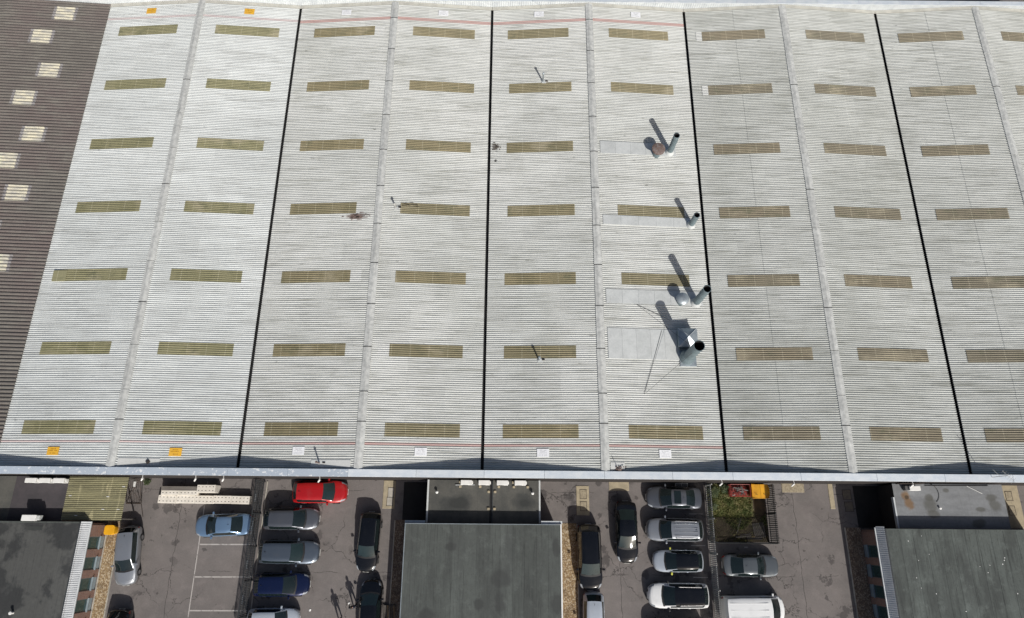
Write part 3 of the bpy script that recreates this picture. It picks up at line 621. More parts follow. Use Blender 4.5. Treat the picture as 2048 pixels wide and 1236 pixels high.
# left office
O = thing('office_block', 'flat dark-roofed brick office with ribbed pale fascia, at the left edge', 'office', (-38, -14, 0))
felt_roof(O, -46, -32.36, YB, -7.46, OZ, 'felt_left', 1.25); MB().rect(-46, -32.2, YB, -7.5, OZ-.3, OZ-.022).build('roof_slab', 'wall_render', O)
MB().rect(-46, -32.33, -7.50, -7.38, OZ-.35, OZ+.05).build('edge_trim', 'felt_centre', O); MB().rect(-32.38, -32.28, YB, -7.38, OZ-.3, OZ+.05).build('edge_trim', 'steel_dark', O)
mansard(O, -32.28, -31.86, YB, -7.36, OZ+.03, 2.72, 'ribbed'); MB().rect(-31.98, -31.76, YB, -7.36, 2.60, 2.70).build('gutter', 'pale_metal', O)
MB().rect(-46, -32.06, -7.62, -7.46, 0, OZ-.36).build('wall', 'brick', O)
yy = -7.46; edges = []
for k in range(10):
    yc = -9.02 - 1.585*k; edges.append((yc+.49, yc-.49))
prev = -7.62
for (a, c) in edges:
    MB().rect(-32.2, -31.98, a, prev, 0, 2.62).build('brick_pier', 'brick', O); prev = c
    window(O, -32.06, (a+c)/2, .98, .78, 2.5, 1); MB().rect(-32.2, -32.02, c, a, 2.5, 2.62).build('lintel', 'brick', O)
MB().rect(-32.2, -31.98, YB, prev, 0, 2.62).build('brick_pier', 'brick', O)
MB().rect(-46, -32.25, YB, -7.62, 0, .2).build('floor', 'wall_render', O)
MB().lathe(-36.1, -14.1, [(.09, OZ), (.09, OZ+.3), (.12, OZ+.31), (.12, OZ+.36), (.001, OZ+.38)], 12).build('vent_stub', 'white_plastic', O, smooth=True)
MB().rect(-36.4, -35.3, -8.05, -7.75, OZ+.02, OZ+.03).build('felt_patch', 'felt_pond', O)
# centre office
O = thing('office_block', 'flat grey-green felt-roofed office block in the middle of the yard', 'office', (0, -14, 0))
felt_roof(O, -6.2, 6.26, YB, -7.32, OZ, 'felt_centre', .96); MB().rect(-6.15, 6.2, YB, -7.35, OZ-.3, OZ-.022).build('roof_slab', 'wall_render', O)
MB().rect(-6.25, -6.19, YB, -7.26, OZ-.2, OZ+.045).build('edge_trim', 'galv', O); MB().rect(6.25, 6.36, YB, -7.26, OZ-.2, OZ+.06).build('edge_trim', 'white_plastic', O); MB().rect(-6.18, 6.24, -7.32, -7.27, OZ-.2, OZ+.042).build('edge_trim', 'galv', O)
MB().rect(-6.29, -4.66, -7.25, -7.05, OZ-.32, OZ-.16).build('gutter', 'galv', O); MB().rect(4.72, 6.42, -7.25, -7.02, OZ-.32, OZ-.1).build('gutter', 'pale_metal', O)
for x0, x1, y0, y1 in ((-6.1, -5.88, YB, -7.4), (5.88, 6.1, YB, -7.4), (-5.88, 5.88, -7.62, -7.4)): MB().rect(x0, x1, y0, y1, 0, OZ-.31).build('wall', 'brick', O)
# right office
O = thing('office_block', 'flat green felt-roofed brick office with shaded windows, at the right edge', 'office', (38, -14, 0))
felt_roof(O, 32.46, 46, YB, -7.46, OZ, 'felt_right', 1.02); MB().rect(32.3, 46, YB, -7.5, OZ-.3, OZ-.022).build('roof_slab', 'wall_render', O)
MB().rect(32.34, 32.45, YB, -7.38, OZ-.3, OZ+.05).build('edge_trim', 'steel_dark', O); MB().rect(32.46, 46, -7.46, -7.38, OZ-.3, OZ+.045).build('edge_trim', 'felt_right', O)
mansard(O, 32.33, 31.94, YB, -7.3, OZ+.03, 2.72, 'ribbed'); MB().rect(31.83, 32.04, YB, -7.3, 2.60, 2.70).build('gutter', 'pale_metal', O)
MB().rect(32.1, 46, -7.62, -7.46, 0, OZ-.36).build('wall', 'brick', O); prev = -7.62
for k in range(10):
    yc = -9.15 - 1.53*k; a, c = yc+.48, yc-.48
    MB().rect(32.02, 32.24, a, prev, 0, 2.62).build('brick_pier', 'brick', O); prev = c
    window(O, 32.10, yc, .96, .78, 2.5, -1); MB().rect(32.06, 32.24, c, a, 2.5, 2.62).build('lintel', 'brick', O)
MB().rect(32.02, 32.24, YB, prev, 0, 2.62).build('brick_pier', 'brick', O); MB().rect(32.25, 46, YB, -7.62, 0, .2).build('floor', 'wall_render', O)
for i in range(16): blob('bird_dropping', O, random.uniform(33, 43), random.uniform(-13.5, -7.8), OZ+.026, random.uniform(.025, .05), random.uniform(.02, .05), 'white_plastic', 40+i, 8)

# annexes between offices and warehouse
AZr = 2.4
A = thing('annex', 'dark flat-roofed annex between the white warehouse and the left office', 'annex', (-37, -5.5, 0))
MB().rect(-46, -34.42, -7.36, -3.82, 0, AZr-.04).build('wall', 'brick', A); felt_roof(A, -38.9, -34.36, -7.37, -3.81, AZr, 'felt_purple', 4.6); felt_roof(A, -46, -38.9, -7.37, -3.81, AZr+.02, 'felt_annex', 1.4)
A = thing('annex', 'dark flat-roofed annex with ponding stains in front of the middle office', 'annex', (0, -5.5, 0))
MB().rect(-4.55, 4.6, -7.2, -3.82, 0, AZr-.04).build('wall', 'brick', A); felt_roof(A, -4.55, .50, -7.22, -3.81, AZr, 'felt_annex', 1.75, 'y'); felt_roof(A, .76, 4.58, -7.22, -3.81, AZr, 'felt_annex', 1.75, 'y')
MB().rect(-4.68, -4.54, -7.22, -3.81, AZr-.2, AZr+.05).build('edge_trim', 'flash', A); MB().rect(4.57, 4.70, -7.22, -3.81, AZr-.2, AZr+.05).build('edge_trim', 'flash', A)
MB().rect(.50, .76, -7.22, -3.81, AZr-.15, AZr-.02).build('joint_channel', 'bitumen', A); MB().bar((.73, -7.2, AZr+.02), (.73, -3.85, AZr+.02), .045, 8).build('conduit', 'steel_dark', A, smooth=True)
for i, (x, y) in enumerate(((-1.95, -4.35), (-.3, -4.35), (1.25, -4.35), (2.5, -4.35), (3.65, -4.35), (-1.95, -3.98), (2.45, -3.98), (.95, -4.75), (.42, -4.75), (.42, -6.1), (.92, -6.1))): MB().box(x, y, AZr+.02, .20, .18, .10).build('paving_pad', 'concrete', A, bevel=.01)
for x, y in ((-3.85, -4.82), (4.05, -4.85)): MB().lathe(x, y, [(.07, AZr), (.07, AZr+.25), (.12, AZr+.26), (.12, AZr+.30), (.05, AZr+.36), (.001, AZr+.36)], 14).build('vent_stub', 'white_plastic', A, smooth=True)
MB().bar((-2.35, -4.22, AZr+.09), (-.75, -4.2, AZr+.09), .025, 6).build('pipe', 'pale_metal', A)
A = thing('annex', 'pale grey flat-roofed annex with rust stains in front of the right office', 'annex', (38.5, -5.5, 0))
MB().rect(34.05, 43.1, -7.36, -3.86, 0, AZr-.04).build('wall', 'shade_dark_brick', A)
felt_roof(A, 34.02, 43.15, -5.95, -3.81, AZr, 'felt_grey', 2.2, 'y'); felt_roof(A, 34.02, 43.15, -7.36, -5.95, AZr, 'felt_grey', .72, 'y'); MB().rect(33.9, 34.01, -7.36, -4.9, AZr-.25, AZr+.05).build('edge_trim', 'pale_metal', A)
MB().bar((36.7, -3.95, AZr+.05), (42.0, -3.92, AZr+.05), .025, 6).build('pipe', 'cable', A); MB().bar((40.2, -3.95, AZr+.06), (41.35, -4.55, AZr+.06), .02, 6).build('pipe', 'white_plastic', A)
P = [(37.0 + .75*math.sin(t), -4.6 - .9*math.cos(t)*-.9, AZr+.05) for t in [i*.25 for i in range(11)]]
mb = MB(); [mb.bar(P[i], P[i+1], .018, 5) for i in range(len(P)-1)]; mb.build('cable', 'cable', A)
MB().rect(34.2, 36.2, -3.86, -3.82, AZr+.2, AZr+.9).build('louvre', 'steel_black', A)
MB().lathe(37.6, -5.75, [(.06, AZr), (.06, AZr+.16), (.10, AZr+.17), (.001, AZr+.22)], 12).build('vent_stub', 'white_plastic', A, smooth=True)

# air conditioners
def aircon(x, y, z, label, w_=.92):
    t = thing('air_conditioner', label, 'air conditioner', (x, y, z), 'white air conditioner units against the warehouse wall')
    MB().box(x, y, z+.10, w_, .38, .62).build('casing', 'white_plastic', t, bevel=.03, seg=2)
    MB().lathe(0, 0, [(.23, 0), (.23, .02), (.2, .02), (.04, .02), (.001, .02)], 20).build('fan_grille', 'grey_plastic', t, local=True)
    o = t.children[-1]; o.location = (-.1, -.19, .42); o.rotation_euler = (math.pi/2, 0, 0)
    for s in (-1, 1): MB().rect(x+s*w_*.32-.04, x+s*w_*.32+.04, y-.22, y+.22, z, z+.10).build('foot', 'steel_black', t)
    MB().box(x+w_/2+.04, y+.02, z+.22, .09, .26, .34, 0, .8).build('valve_cover', 'white_plastic', t, bevel=.015)
    MB().bar((x+w_/2+.05, y, z+.25), (x+w_/2+.18, y+.25, z+.04), .02, 5).build('pipe', 'cable', t)
for i, x in enumerate((-37.2, -36.06, -34.9)): aircon(x, -4.18, AZr+.04, ('leftmost', 'middle', 'rightmost')[i] + ' of the three white air conditioners on the left annex', .92)
for i, x in enumerate((-1.42, .05, 1.55, 3.02)): aircon(x, -4.05, AZr+.03, ('leftmost', 'second from left', 'third from left', 'rightmost')[i] + ' of the four white air conditioners on the middle annex')
t = thing('air_conditioner', 'long white box unit on the shaded edge of the left annex', 'air conditioner', (-36.4, -7.1, AZr))
MB().box(-36.45, -7.12, AZr+.55, 1.15, .46, .50).build('casing', 'white_plastic', t, bevel=.03, seg=2); MB().box(-35.75, -7.10, AZr+.55, .26, .42, .42, 0, .85).build('end_cover', 'flash', t, bevel=.03)
for s in (-.4, .4): MB().box(-36.4+s, -7.12, AZr+.02, .06, .4, .53).build('leg', 'steel_black', t)
t = thing('air_conditioner', 'single white box unit on the pale grey right annex', 'air conditioner', (35.5, -4.2, AZr))
MB().box(35.55, -4.2, AZr+.1, .9, .36, .5).build('casing', 'white_plastic', t, bevel=.025, seg=2); MB().box(34.95, -4.18, AZr+.05, .28, .36, .4).build('fan_box', 'grey_plastic', t, bevel=.02)
for s in (-.3, .3): MB().box(35.5+s, -4.2, AZr+.02, .06, .38, .08).build('foot', 'steel_black', t)

# corrugated canopy
t = thing('canopy', 'yellowed corrugated plastic canopy beside the left annex', 'canopy', (-32, -5.5, 0))
for i in range(4):
    xa = -34.38 + i*1.22; corrugated(xa, 2.62 + .004*(i % 2), xa + 1.26, 2.62 + .004*(i % 2), -7.28, -3.84, pitch=.152, depth=.045).build('corrugated_sheet', 'poly', t)
for x in (-34.2, -31.9, -29.65): MB().rect(x-.04, x+.04, -7.25, -3.86, 2.44, 2.54).build('rafter', 'timber', t)
for x, y in ((-34.1, -7.15), (-29.7, -7.15), (-29.7, -3.95)): MB().box(x, y, 0, .1, .1, 2.46).build('post', 'timber', t)
for x, y in ((-29.75, -4.6), (-30.9, -5.4), (-34.0, -5.35), (-29.85, -6.4), (-31.1, -6.4), (-33.2, -6.9)): MB().box(x, y, 2.625, .22, .05, .02).build('clip', 'white_plastic', t)

# ------------------------------------------------------------------ hard landscaping
def patch(name, pts, z, m, lab=None): 
    o = MB().prism(pts, -.05, z).build(name, m); return struct(o)
patch('gravel_bed', [(-31.98, YB), (-30.75, YB), (-30.85, -7.3), (-31.98, -7.3)], .03, 'gravel'); patch('gravel_bed', [(6.12, YB), (7.85, YB), (7.85, -7.15), (6.12, -7.15)], .03, 'gravel')
patch('gravel_bed', [(-7.55, YB), (-6.12, YB), (-6.12, -7.0), (-7.55, -7.0)], .03, 'gravel_shade'); patch('gravel_bed', [(30.75, YB), (32.02, YB), (32.02, -7.3), (30.75, -7.3)], .03, 'gravel_shade')
patch('shade_patch', [(-7.0, -7.0), (-4.6, -7.0), (-4.6, -3.86), (-7.0, -3.86)], .012, 'shade_black'); patch('shade_patch', [(31.9, -7.3), (34.04, -7.3), (34.04, -3.86), (31.9, -3.86)], .012, 'shade_black')  # dark sheets painted in for the deep shade beside the annexes
def kerb_run(a, b_, name='kerb'):
    a, b_ = Vector((*a, 0)), Vector((*b_, 0)); n = max(1, int((b_-a).length/.915)); d = (b_-a)/n; rz = math.atan2(d.y, d.x); L = d.length - .012
    for i in range(n):
        c = a + d*(i+.5); k = MB().box(c.x, c.y, -.05, L, .10, .13, rz).build('kerb', 'kerb', bevel=.012); struct(k)
kerb_run((-30.82, -15.2), (-30.88, -7.3)); kerb_run((-31.90, -15.2), (-31.93, -8.4)); kerb_run((7.9, -15.2), (7.9, -7.2)); kerb_run((-7.6, -15.2), (-7.6, -7.0)); kerb_run((30.70, -15.2), (30.70, -7.3)); kerb_run((-18.92, -15.2), (-18.86, -3.9))
for x, y, sx, sy, m in ((11.62, -3.95, 1.75, .95, 'concrete'), (8.45, -5.27, 1.1, 2.45, 'concrete'), (-8.25, -4.9, 1.05, 2.35, 'concrete'), (26.7, -3.95, 1.95, 1.0, 'aggregate'), (29.95, -4.75, .42, 2.1, 'concrete'), (44.9, -5.3, 2.6, 3.9, 'concrete')):
    o = MB().box(x, y, -.05, sx, sy, .09).build('concrete_slab', m, bevel=.03); struct(o)
def cover(x, y, sx, sy, z, par_m='cover'):
    o = MB(); o.box(x, y, z, sx, sy, .012); c = o.build('manhole_cover', par_m); tagd = struct(c)
    for a, b_, u, v in ((0, sy/2, sx+.06, .03), (0, -sy/2, sx+.06, .03), (sx/2, 0, .03, sy), (-sx/2, 0, .03, sy)): MB().box(x+a, y+b_, z, u, v, .02).build('frame_bar', 'steel_black', c)
cover(8.5, -4.75, .55, .75, .04, 'aggregate'); cover(8.5, -5.75, .55, .75, .04, 'aggregate'); cover(-8.1, -4.75, .5, .8, .04, 'kerb'); cover(-8.15, -5.5, .5, .7, .04, 'kerb'); cover(45.3, -4.6, .55, .75, .04, 'aggregate'); cover(45.3, -5.8, .55, .75, .04, 'aggregate'); cover(31.3, -4.6, .7, .8, .004); cover(31.35, -5.6, .7, .8, .004)
# painted bay lines
def line(x0, y0, x1, y1, w_=.09):
    a, b_ = Vector((x0, y0)), Vector((x1, y1)); d = (b_-a); L = d.length; o = MB().add([(-L/2, -w_/2, 0), (L/2, -w_/2, 0), (L/2, w_/2, 0), (-L/2, w_/2, 0)], [(0, 1, 2, 3)]).build('bay_line', 'line')
    o.location = ((x0+x1)/2, (y0+y1)/2, .005); o.rotation_euler = (0, 0, math.atan2(d.y, d.x)); struct(o)
line(-24.05, -3.95, -24.05, -5.0); line(-24.02, -5.95, -23.98, -17, .08)
for y in (-9.1, -11.64, -14.2): line(-23.93, y, -19.2, y+.03, .10)
for y in (-6.3, -8.85, -11.35): line(17.5, y, 18.7, y, .06)
line(22.0, -8.95, 22.3, -8.95, .07)

# ------------------------------------------------------------------ fences
def railing(a, b_, H, label, m, pitch=.15, pw=.075, rails=(.35, 1.7), post=2.64, point=True, group=None, cat='fence', hdepth=.02, name='palisade_fence'):
    a, b_ = Vector((*a, 0)), Vector((*b_, 0)); d = (b_-a).normalized(); L = (b_-a).length; rz = math.atan2(d.y, d.x)
    t = thing(name, label, cat, tuple(a), group); n = int(L/pitch); p0 = None
    for i in range(n+1):
        c = d*(i*pitch)
        if p0 is None:
            mb = MB(); hw = pw/2
            if point: mb.prism([(-hw, -hdepth), (-hw*.2, hdepth*.4), (hw*.2, hdepth*.4), (hw, -hdepth), (hw*.2, hdepth), (-hw*.2, hdepth)], .06, H-.12); mb.add([(-hw, -hdepth, H-.12), (hw, -hdepth, H-.12), (0, hdepth, H), (hw*.2, hdepth, H-.12), (-hw*.2, hdepth, H-.12)], [(0, 1, 2), (0, 2, 4), (1, 3, 2)])
            else: mb.box(0, 0, .06, pw, .02, H-.06)
            p0 = mb.build('pale', m, t, local=True); p0.location = c; p0.rotation_euler = (0, 0, rz)
        else: place(p0, t, c, rz)
    nrm = Vector((-d.y, d.x, 0))
    for h in rails: MB().box(*(a + d*L/2 + nrm*.035)[:2], h, L, .04, .05, rz).build('rail', m, t)
    k = 0
    while k*post <= L + .01:
        c = a + d*(k*post) + nrm*.07; MB().box(c.x, c.y, 0, .09, .07, H-.08, rz).build('post', m, t); k += 1
    return t
railing((-19.14, -3.95), (-19.22, -17.0), 2.05, 'long dark railing fence between the blue saloon and the row of parked cars', 'steel_dark', .135, .05, (.1, .75, 1.4, 1.93), 2.64, point=False, name='railing_fence')
railing((19.02, -3.95), (18.93, -17.0), 2.1, 'long grey palisade fence behind the row of silver and white cars', 'steel_grey', .150, .085, (.35, 1.65), 2.75)
railing((19.15, -8.62), (24.2, -8.62), 2.1, 'dark palisade fence on the near side of the planted enclosure', 'steel_dark', .150, .095, (.35, 1.65), 2.5)
railing((24.22, -8.55), (24.3, -3.95), 2.1, 'dark palisade fence on the right side of the planted enclosure beside the open tarmac', 'steel_dark', .150, .095, (.35, 1.65), 2.3)
# slim pale strips along the railing
for i in range(5):
    y = -5.3 - 2.64*i; t = thing('pale_strip', ('topmost', 'second', 'third', 'fourth', 'lowest')[i] + ' thin pale strip hung on the dark railing fence, counted from the warehouse', 'strip', (-19.2, y, 1.2), 'thin pale strips on the railing fence')
    MB().box(-19.26, y, 1.25, .05, .65, .05).build('strip', 'pale_metal', t); MB().box(-19.22, y, 1.2, .05, .06, .06).build('clip', 'steel_dark', t)

# ------------------------------------------------------------------ planted enclosure
struct(MB().prism([(19.2, -8.55), (24.15, -8.55), (24.15, -3.85), (19.2, -3.85)], -.05, .02).build('soil_bed', 'soil'))
def tuft_field(name, mat, n, region, hmin, hmax, wid, label, cat, dens=None, loc_z=.02, lean=.5, seed=1):
    r = random.Random(seed); mb = MB(); c = 0
    while c < n:
        x = r.uniform(region[0], region[1]); y = r.uniform(region[2], region[3])
        if dens and r.random() > dens(x, y): continue
        c += 1; h = r.uniform(hmin, hmax); a = r.uniform(0, 6.28); l = r.uniform(.1, lean)*h; wx, wy = math.cos(a+1.57)*wid, math.sin(a+1.57)*wid; tx, ty = math.cos(a)*l, math.sin(a)*l
        mb.add([(x-wx, y-wy, loc_z), (x+wx, y+wy, loc_z), (x+tx*.5+wx*.8, y+ty*.5+wy*.8, loc_z+h*.6), (x+tx*.5-wx*.8, y+ty*.5-wy*.8, loc_z+h*.6), (x+tx*1.3, y+ty*1.3, loc_z+h)], [(0, 1, 2, 3), (3, 2, 4)])
    return tag(mb.build(name, mat), label, cat, kind='stuff')
tuft_field('rough_grass', 'grass', 9000, (19.2, 23.0, -6.5, -3.85), .10, .34, .018, 'rough green and straw grass in the planted enclosure', 'grass', lambda x, y: 1. if x < 22.6 else .5)
tuft_field('rough_grass', 'grass', 2500, (19.2, 24.1, -8.5, -6.3), .06, .22, .016, 'sparse dark grass in the shaded half of the enclosure', 'grass', lambda x, y: .9 if math.sin(x*2.1)+math.sin(y*2.7+1) > .3 else .12, seed=4)
def shrub(x, y, r, n, label, seed, m='leaf', h=.8):
    t = thing('shrub', label, 'shrub', (x, y, 0)); q = random.Random(seed); mb = MB()
    for i in range(n):
        d = Vector((q.gauss(0, 1), q.gauss(0, 1), q.gauss(0, 1))).normalized()*(q.random()**.45); p = Vector((x + d.x*r*(1+.25*math.sin(5*d.y)), y + d.y*r, h*.55 + d.z*h*.5)); a = q.uniform(0, 6.28); s = q.uniform(.03, .075); u = Vector((math.cos(a), math.sin(a), q.uniform(-.4, .4)))*s; v = Vector((-math.sin(a), math.cos(a), q.uniform(-.4, .4)))*s*.5
        mb.add([p-u, p+v, p+u, p-v], [(0, 1, 2, 3)])
    mb.build('crown', m, t); st = MB()
    for i in range(5): st.bar((x, y, 0), (x + q.uniform(-.3, .3)*r, y + q.uniform(-.3, .3)*r, h*.6), .018, 5, .008)
    st.build('stem', 'timber', t)
shrub(19.7, -4.5, .48, 900, 'dark leafy shrub in the top left corner of the enclosure', 3); shrub(20.6, -4.2, .38, 600, 'leafy shrub left of the red cage in the enclosure', 5); shrub(19.55, -5.7, .34, 400, 'low leafy shrub along the palisade in the enclosure', 6)
shrub(-29.15, -4.05, .32, 200, 'small green weed at the wall beside the old gate leaf', 9, h=.6)
# red wire cage of scrap, and yellow tipping skip
t = thing('scrap_cage', 'low red wire cage heaped with scrap metal, in the enclosure', 'cage', (22.0, -4.15, 0))
x0, x1, y0, y1 = 20.95, 22.62, -4.85, -3.88
for z in (.15, .5, .85, 1.05):
    for a, b_ in (((x0, y0), (x1, y0)), ((x1, y0), (x1, y1)), ((x1, y1), (x0, y1)), ((x0, y1), (x0, y0))): MB().bar((*a, z), (*b_, z), .016 if z < 1 else .03, 5).build('bar', 'red_paint', t)
for i in range(10):
    x = x0 + (x1-x0)*i/9; 
    for y in (y0, y1): MB().bar((x, y, .1), (x, y, 1.05), .014, 5).build('bar', 'red_paint', t)
for i in range(5):
    y = y0 + (y1-y0)*i/4
    for x in (x0, x1): MB().bar((x, y, .1), (x, y, 1.05), .014, 5).build('bar', 'red_paint', t)
MB().rect(x0, x1, y0, y1, .08, .14).build('floor_plate', 'red_paint', t); MB().rect(x0+.08, x1-.08, y0+.08, y1-.08, .14, .45).build('load_bed', 'red_paint', t)
t = thing('scrap_heap', 'heap of broken pale and dark scrap lying in the red cage', 'scrap', (22.0, -4.35, .45))
for i in range(34):
    MB().box(random.uniform(x0+.3, x1-.35), random.uniform(y0+.15, y1-.2), random.uniform(.42, .78), random.uniform(.06, .3), random.uniform(.04, .14), random.uniform(.03, .1), random.uniform(0, 3)).build('fragment', random.choice(('scrap', 'scrap', 'red_paint', 'steel_black')), t)
MB().bar((21.2, -4.12, .95), (22.45, -4.38, .98), .035, 6).build('rod', 'scrap', t)
t = thing('tipping_skip', 'yellow sheet-steel tipping skip beside the red cage, in the enclosure', 'skip', (23.65, -4.3, 0))
sk = MB(); a0, a1, c0, c1 = 22.72, 24.12, -5.0, -3.86
sk.add([(a0, c0, 1.15), (a1, c0, 1.15), (a1, c1, 1.15), (a0, c1, 1.15), (a0+.05, c0+.12, .25), (a1-.35, c0+.12, .25), (a1-.35, c1-.1, .25), (a0+.05, c1-.1, .25)], [(0, 1, 5, 4), (1, 2, 6, 5), (2, 3, 7, 6), (3, 0, 4, 7), (4, 5, 6, 7)]); sk.build('hopper', 'yellow_paint', t)
MB().add([(a0+.02, c0+.03, 1.10), (a0+.70, c0+.03, 1.22), (a0+.70, c1-.02, 1.22), (a0+.02, c1-.02, 1.10), (a0+.02, c0+.03, 1.07), (a0+.70, c0+.03, 1.19), (a0+.70, c1-.02, 1.19), (a0+.02, c1-.02, 1.07)], [(0, 1, 2, 3), (0, 1, 5, 4), (1, 2, 6, 5), (2, 3, 7, 6), (3, 0, 4, 7)]).build('lid_flap', 'yellow_paint', t)
MB().add([(a0+.72, c0+.03, 1.22), (a1-.02, c0+.03, 1.10), (a1-.02, c1-.02, 1.10), (a0+.72, c1-.02, 1.22), (a0+.72, c0+.03, 1.19), (a1-.02, c0+.03, 1.07), (a1-.02, c1-.02, 1.07), (a0+.72, c1-.02, 1.19)], [(0, 1, 2, 3), (0, 1, 5, 4), (1, 2, 6, 5), (2, 3, 7, 6), (3, 0, 4, 7)]).build('lid_flap', 'yellow_paint', t)
MB().bar((a0, c0, 1.15), (a1, c0, 1.15), .03, 6).build('rim_bar', 'yellow_paint', t)
for x in (a0+.25, a0+.95): MB().bar((x, c0+.3, 1.24), (x+.18, c0+.3, 1.24), .018, 5).build('handle', 'steel_black', t)
MB().add([(a1-.02, c0+.1, 1.1), (a1+.12, c0+.3, 1.1), (a1+.12, c1-.3, 1.1), (a1-.02, c1-.1, 1.1), (a1-.02, c0+.1, 1.06), (a1+.12, c0+.3, 1.06), (a1+.12, c1-.3, 1.06), (a1-.02, c1-.1, 1.06)], [(0, 1, 2, 3), (0, 1, 5, 4), (1, 2, 6, 5), (2, 3, 7, 6)]).build('pouring_lip', 'yellow_paint', t)
for x in (a0+.1, a1-.5): MB().rect(x, x+.12, c0+.15, c1-.12, .05, .25).build('fork_pocket', 'steel_black', t)
# pallet
t = thing('pallet', 'dark timber pallet lying in the shaded corner of the enclosure', 'pallet', (23.35, -7.6, 0), rz=.12)
for i in range(7): MB().box(-.42 + .14*i, 0, .10, .09, 1.2, .022).build('slat', 'timber', t, local=True)
for y in (-.55, 0, .55): MB().box(0, y, .02, 1.0, .09, .08).build('bearer', 'timber', t, local=True)
for i, (x, y, a) in enumerate(((22.0, -8.1, .1), (22.9, -8.25, -.05), (21.7, -7.2, 1.2))):
    t = thing('timber_offcut', ('dark timber offcut lying along the near palisade', 'dark timber offcut nearest the pallet, by the near palisade', 'dark timber offcut lying askew in the shaded soil')[i], 'timber', (x, y, .02), rz=a); MB().box(0, 0, .0, 1.3, .12, .09).build('plank', 'timber', t, local=True, bevel=.01); MB().box(.2, .14, .0, .9, .08, .05, .06).build('plank', 'timber_buff' if i == 1 else 'timber', t, local=True, bevel=.01)

# ------------------------------------------------------------------ pale perforated blocks, gate leaf, grit bin
def block(x, y, z, rz, label, L=1.54, D=.66, H=.55):
    t = thing('concrete_block', label, 'block', (x, y, z), 'pale perforated blocks stacked by the wall', rz)
    MB().box(0, 0, 0, L, D, H).build('body', 'block', t, local=True, bevel=.018)
    h0 = None
    for j in (-.5, .5):
        for i in range(5):
            loc = ((i-2)*.305 + random.uniform(-.01, .01), j*.31 + random.uniform(-.01, .01), H)
            if h0 is None: h0 = MB().lathe(0, 0, [(.052, .003), (.048, .004), (.001, .004)], 8).build('hole', 'hole', t, local=True); h0.location = loc; h0.scale = (1.15, .6, 1)
            else: c = place(h0, t, loc, random.uniform(-.3, .3)); c.scale = (1.2, .6, 1)
for i in range(5): block(-27.05 + 1.56*i, -5.48 + .02*random.uniform(-1, 1), 0, random.uniform(-.012, .012), ('leftmost', 'second', 'third', 'fourth', 'rightmost')[i] + ' block in the front row of pale perforated blocks, counted from the left')
for i in range(2): block(-26.8 + 1.57*i, -4.80, .0, random.uniform(-.01, .01), ('left', 'right')[i] + ' of the two blocks in the back row of pale perforated blocks, under the board', H=.72, L=1.56, D=.66)
block(-23.62, -4.62, .0, .0, 'tall pale perforated block at the right end of the back row', L=1.55, D=.64, H=1.1)
t = thing('board', 'weathered grey board laid along the back row of pale blocks', 'board', (-26.0, -4.60, .73)); MB().box(-26.0, -4.60, .735, 3.2, .36, .04).build('plank', 'board', t, bevel=.01); MB().box(-26.1, -4.45, .735, 3.0, .03, .08).build('batten', 'board', t)
t = thing('gate_leaf', 'old black steel gate leaf leaning against the wall beside the plastic canopy', 'gate', (-30.0, -4.9, 0))
G0, G1 = Vector((-30.75, -5.85, .05)), Vector((-29.45, -5.85, .05)); up = Vector((.15, 2.0, 1.2))
for a, b_ in ((G0, G1), (G0+up, G1+up), (G0, G0+up), (G1, G1+up)): MB().bar(a, b_, .035, 6).build('frame_bar', 'steel_black', t)
for i in range(1, 9): f = i/9.; MB().bar(G0.lerp(G1, f), G0.lerp(G1, f)+up, .014, 5).build('infill_bar', 'steel_black', t)
MB().bar(G0, G1+up, .026, 6).build('brace', 'steel_black', t); MB().bar(G1, G0+up, .026, 6).build('brace', 'steel_black', t)
MB().bar(G1, G1 + Vector((.35, -1.1, 0)), .02, 6).build('loose_bar', 'steel_black', t)
t = thing('small_box', 'small white box lying on the leaning gate leaf', 'box', (-29.75, -4.3, 1.05)); MB().box(-29.75, -4.3, 1.02, .16, .42, .12).build('carton', 'white_plastic', t, bevel=.01); MB().box(-29.75, -4.3, 1.14, .05, .42, .004).build('tape', 'flash', t)
t = thing('grit_bin', 'bright yellow plastic grit bin on the gravel beside the left office', 'bin', (-31.35, -8.0, 0))
def roundbox(x, y, z, sx, sy, h, r, ta=1.):
    pts = []
    for (cx, cy, a0) in ((1, 1, 0), (-1, 1, 90), (-1, -1, 180), (1, -1, 270)):
        for k in range(4): a = math.radians(a0 + 30*k); pts.append((cx*(sx/2-r) + r*math.cos(a), cy*(sy/2-r) + r*math.sin(a)))
    return MB().grid([[(x+px*k, y+py*k, zz) for px, py in pts] for zz, k in ((z, ta), (z+h*.85, 1.), (z+h*.95, .98), (z+h, .93))], True).add([(x+px*.93, y+py*.93, z+h) for px, py in pts], [tuple(range(16))])
roundbox(-31.35, -8.0, 0, .80, .72, .55, .16, .85).build('tub', 'yellow', t, smooth=True); roundbox(-31.35, -8.0, .55, .86, .78, .22, .18).build('lid', 'yellow', t, smooth=True); MB().box(-31.35, -8.41, .58, .2, .04, .06).build('handle', 'trim', t)
# timber slats beside the black car at the bottom
t = thing('timber_crate', 'slatted buff and dark timber rack on the ground beside the middle office', 'timber rack', (-7.5, -14.6, 0))
for i in range(6): MB().box(-7.98 + .17*i, -14.65, .18, .07, 2.0, .04, .10).build('slat', 'timber_buff' if i in (2, 5) else 'timber', t)
for y in (-13.7, -15.4): MB().box(-7.55, y, .05, 1.0, .08, .12).build('bearer', 'timber', t)

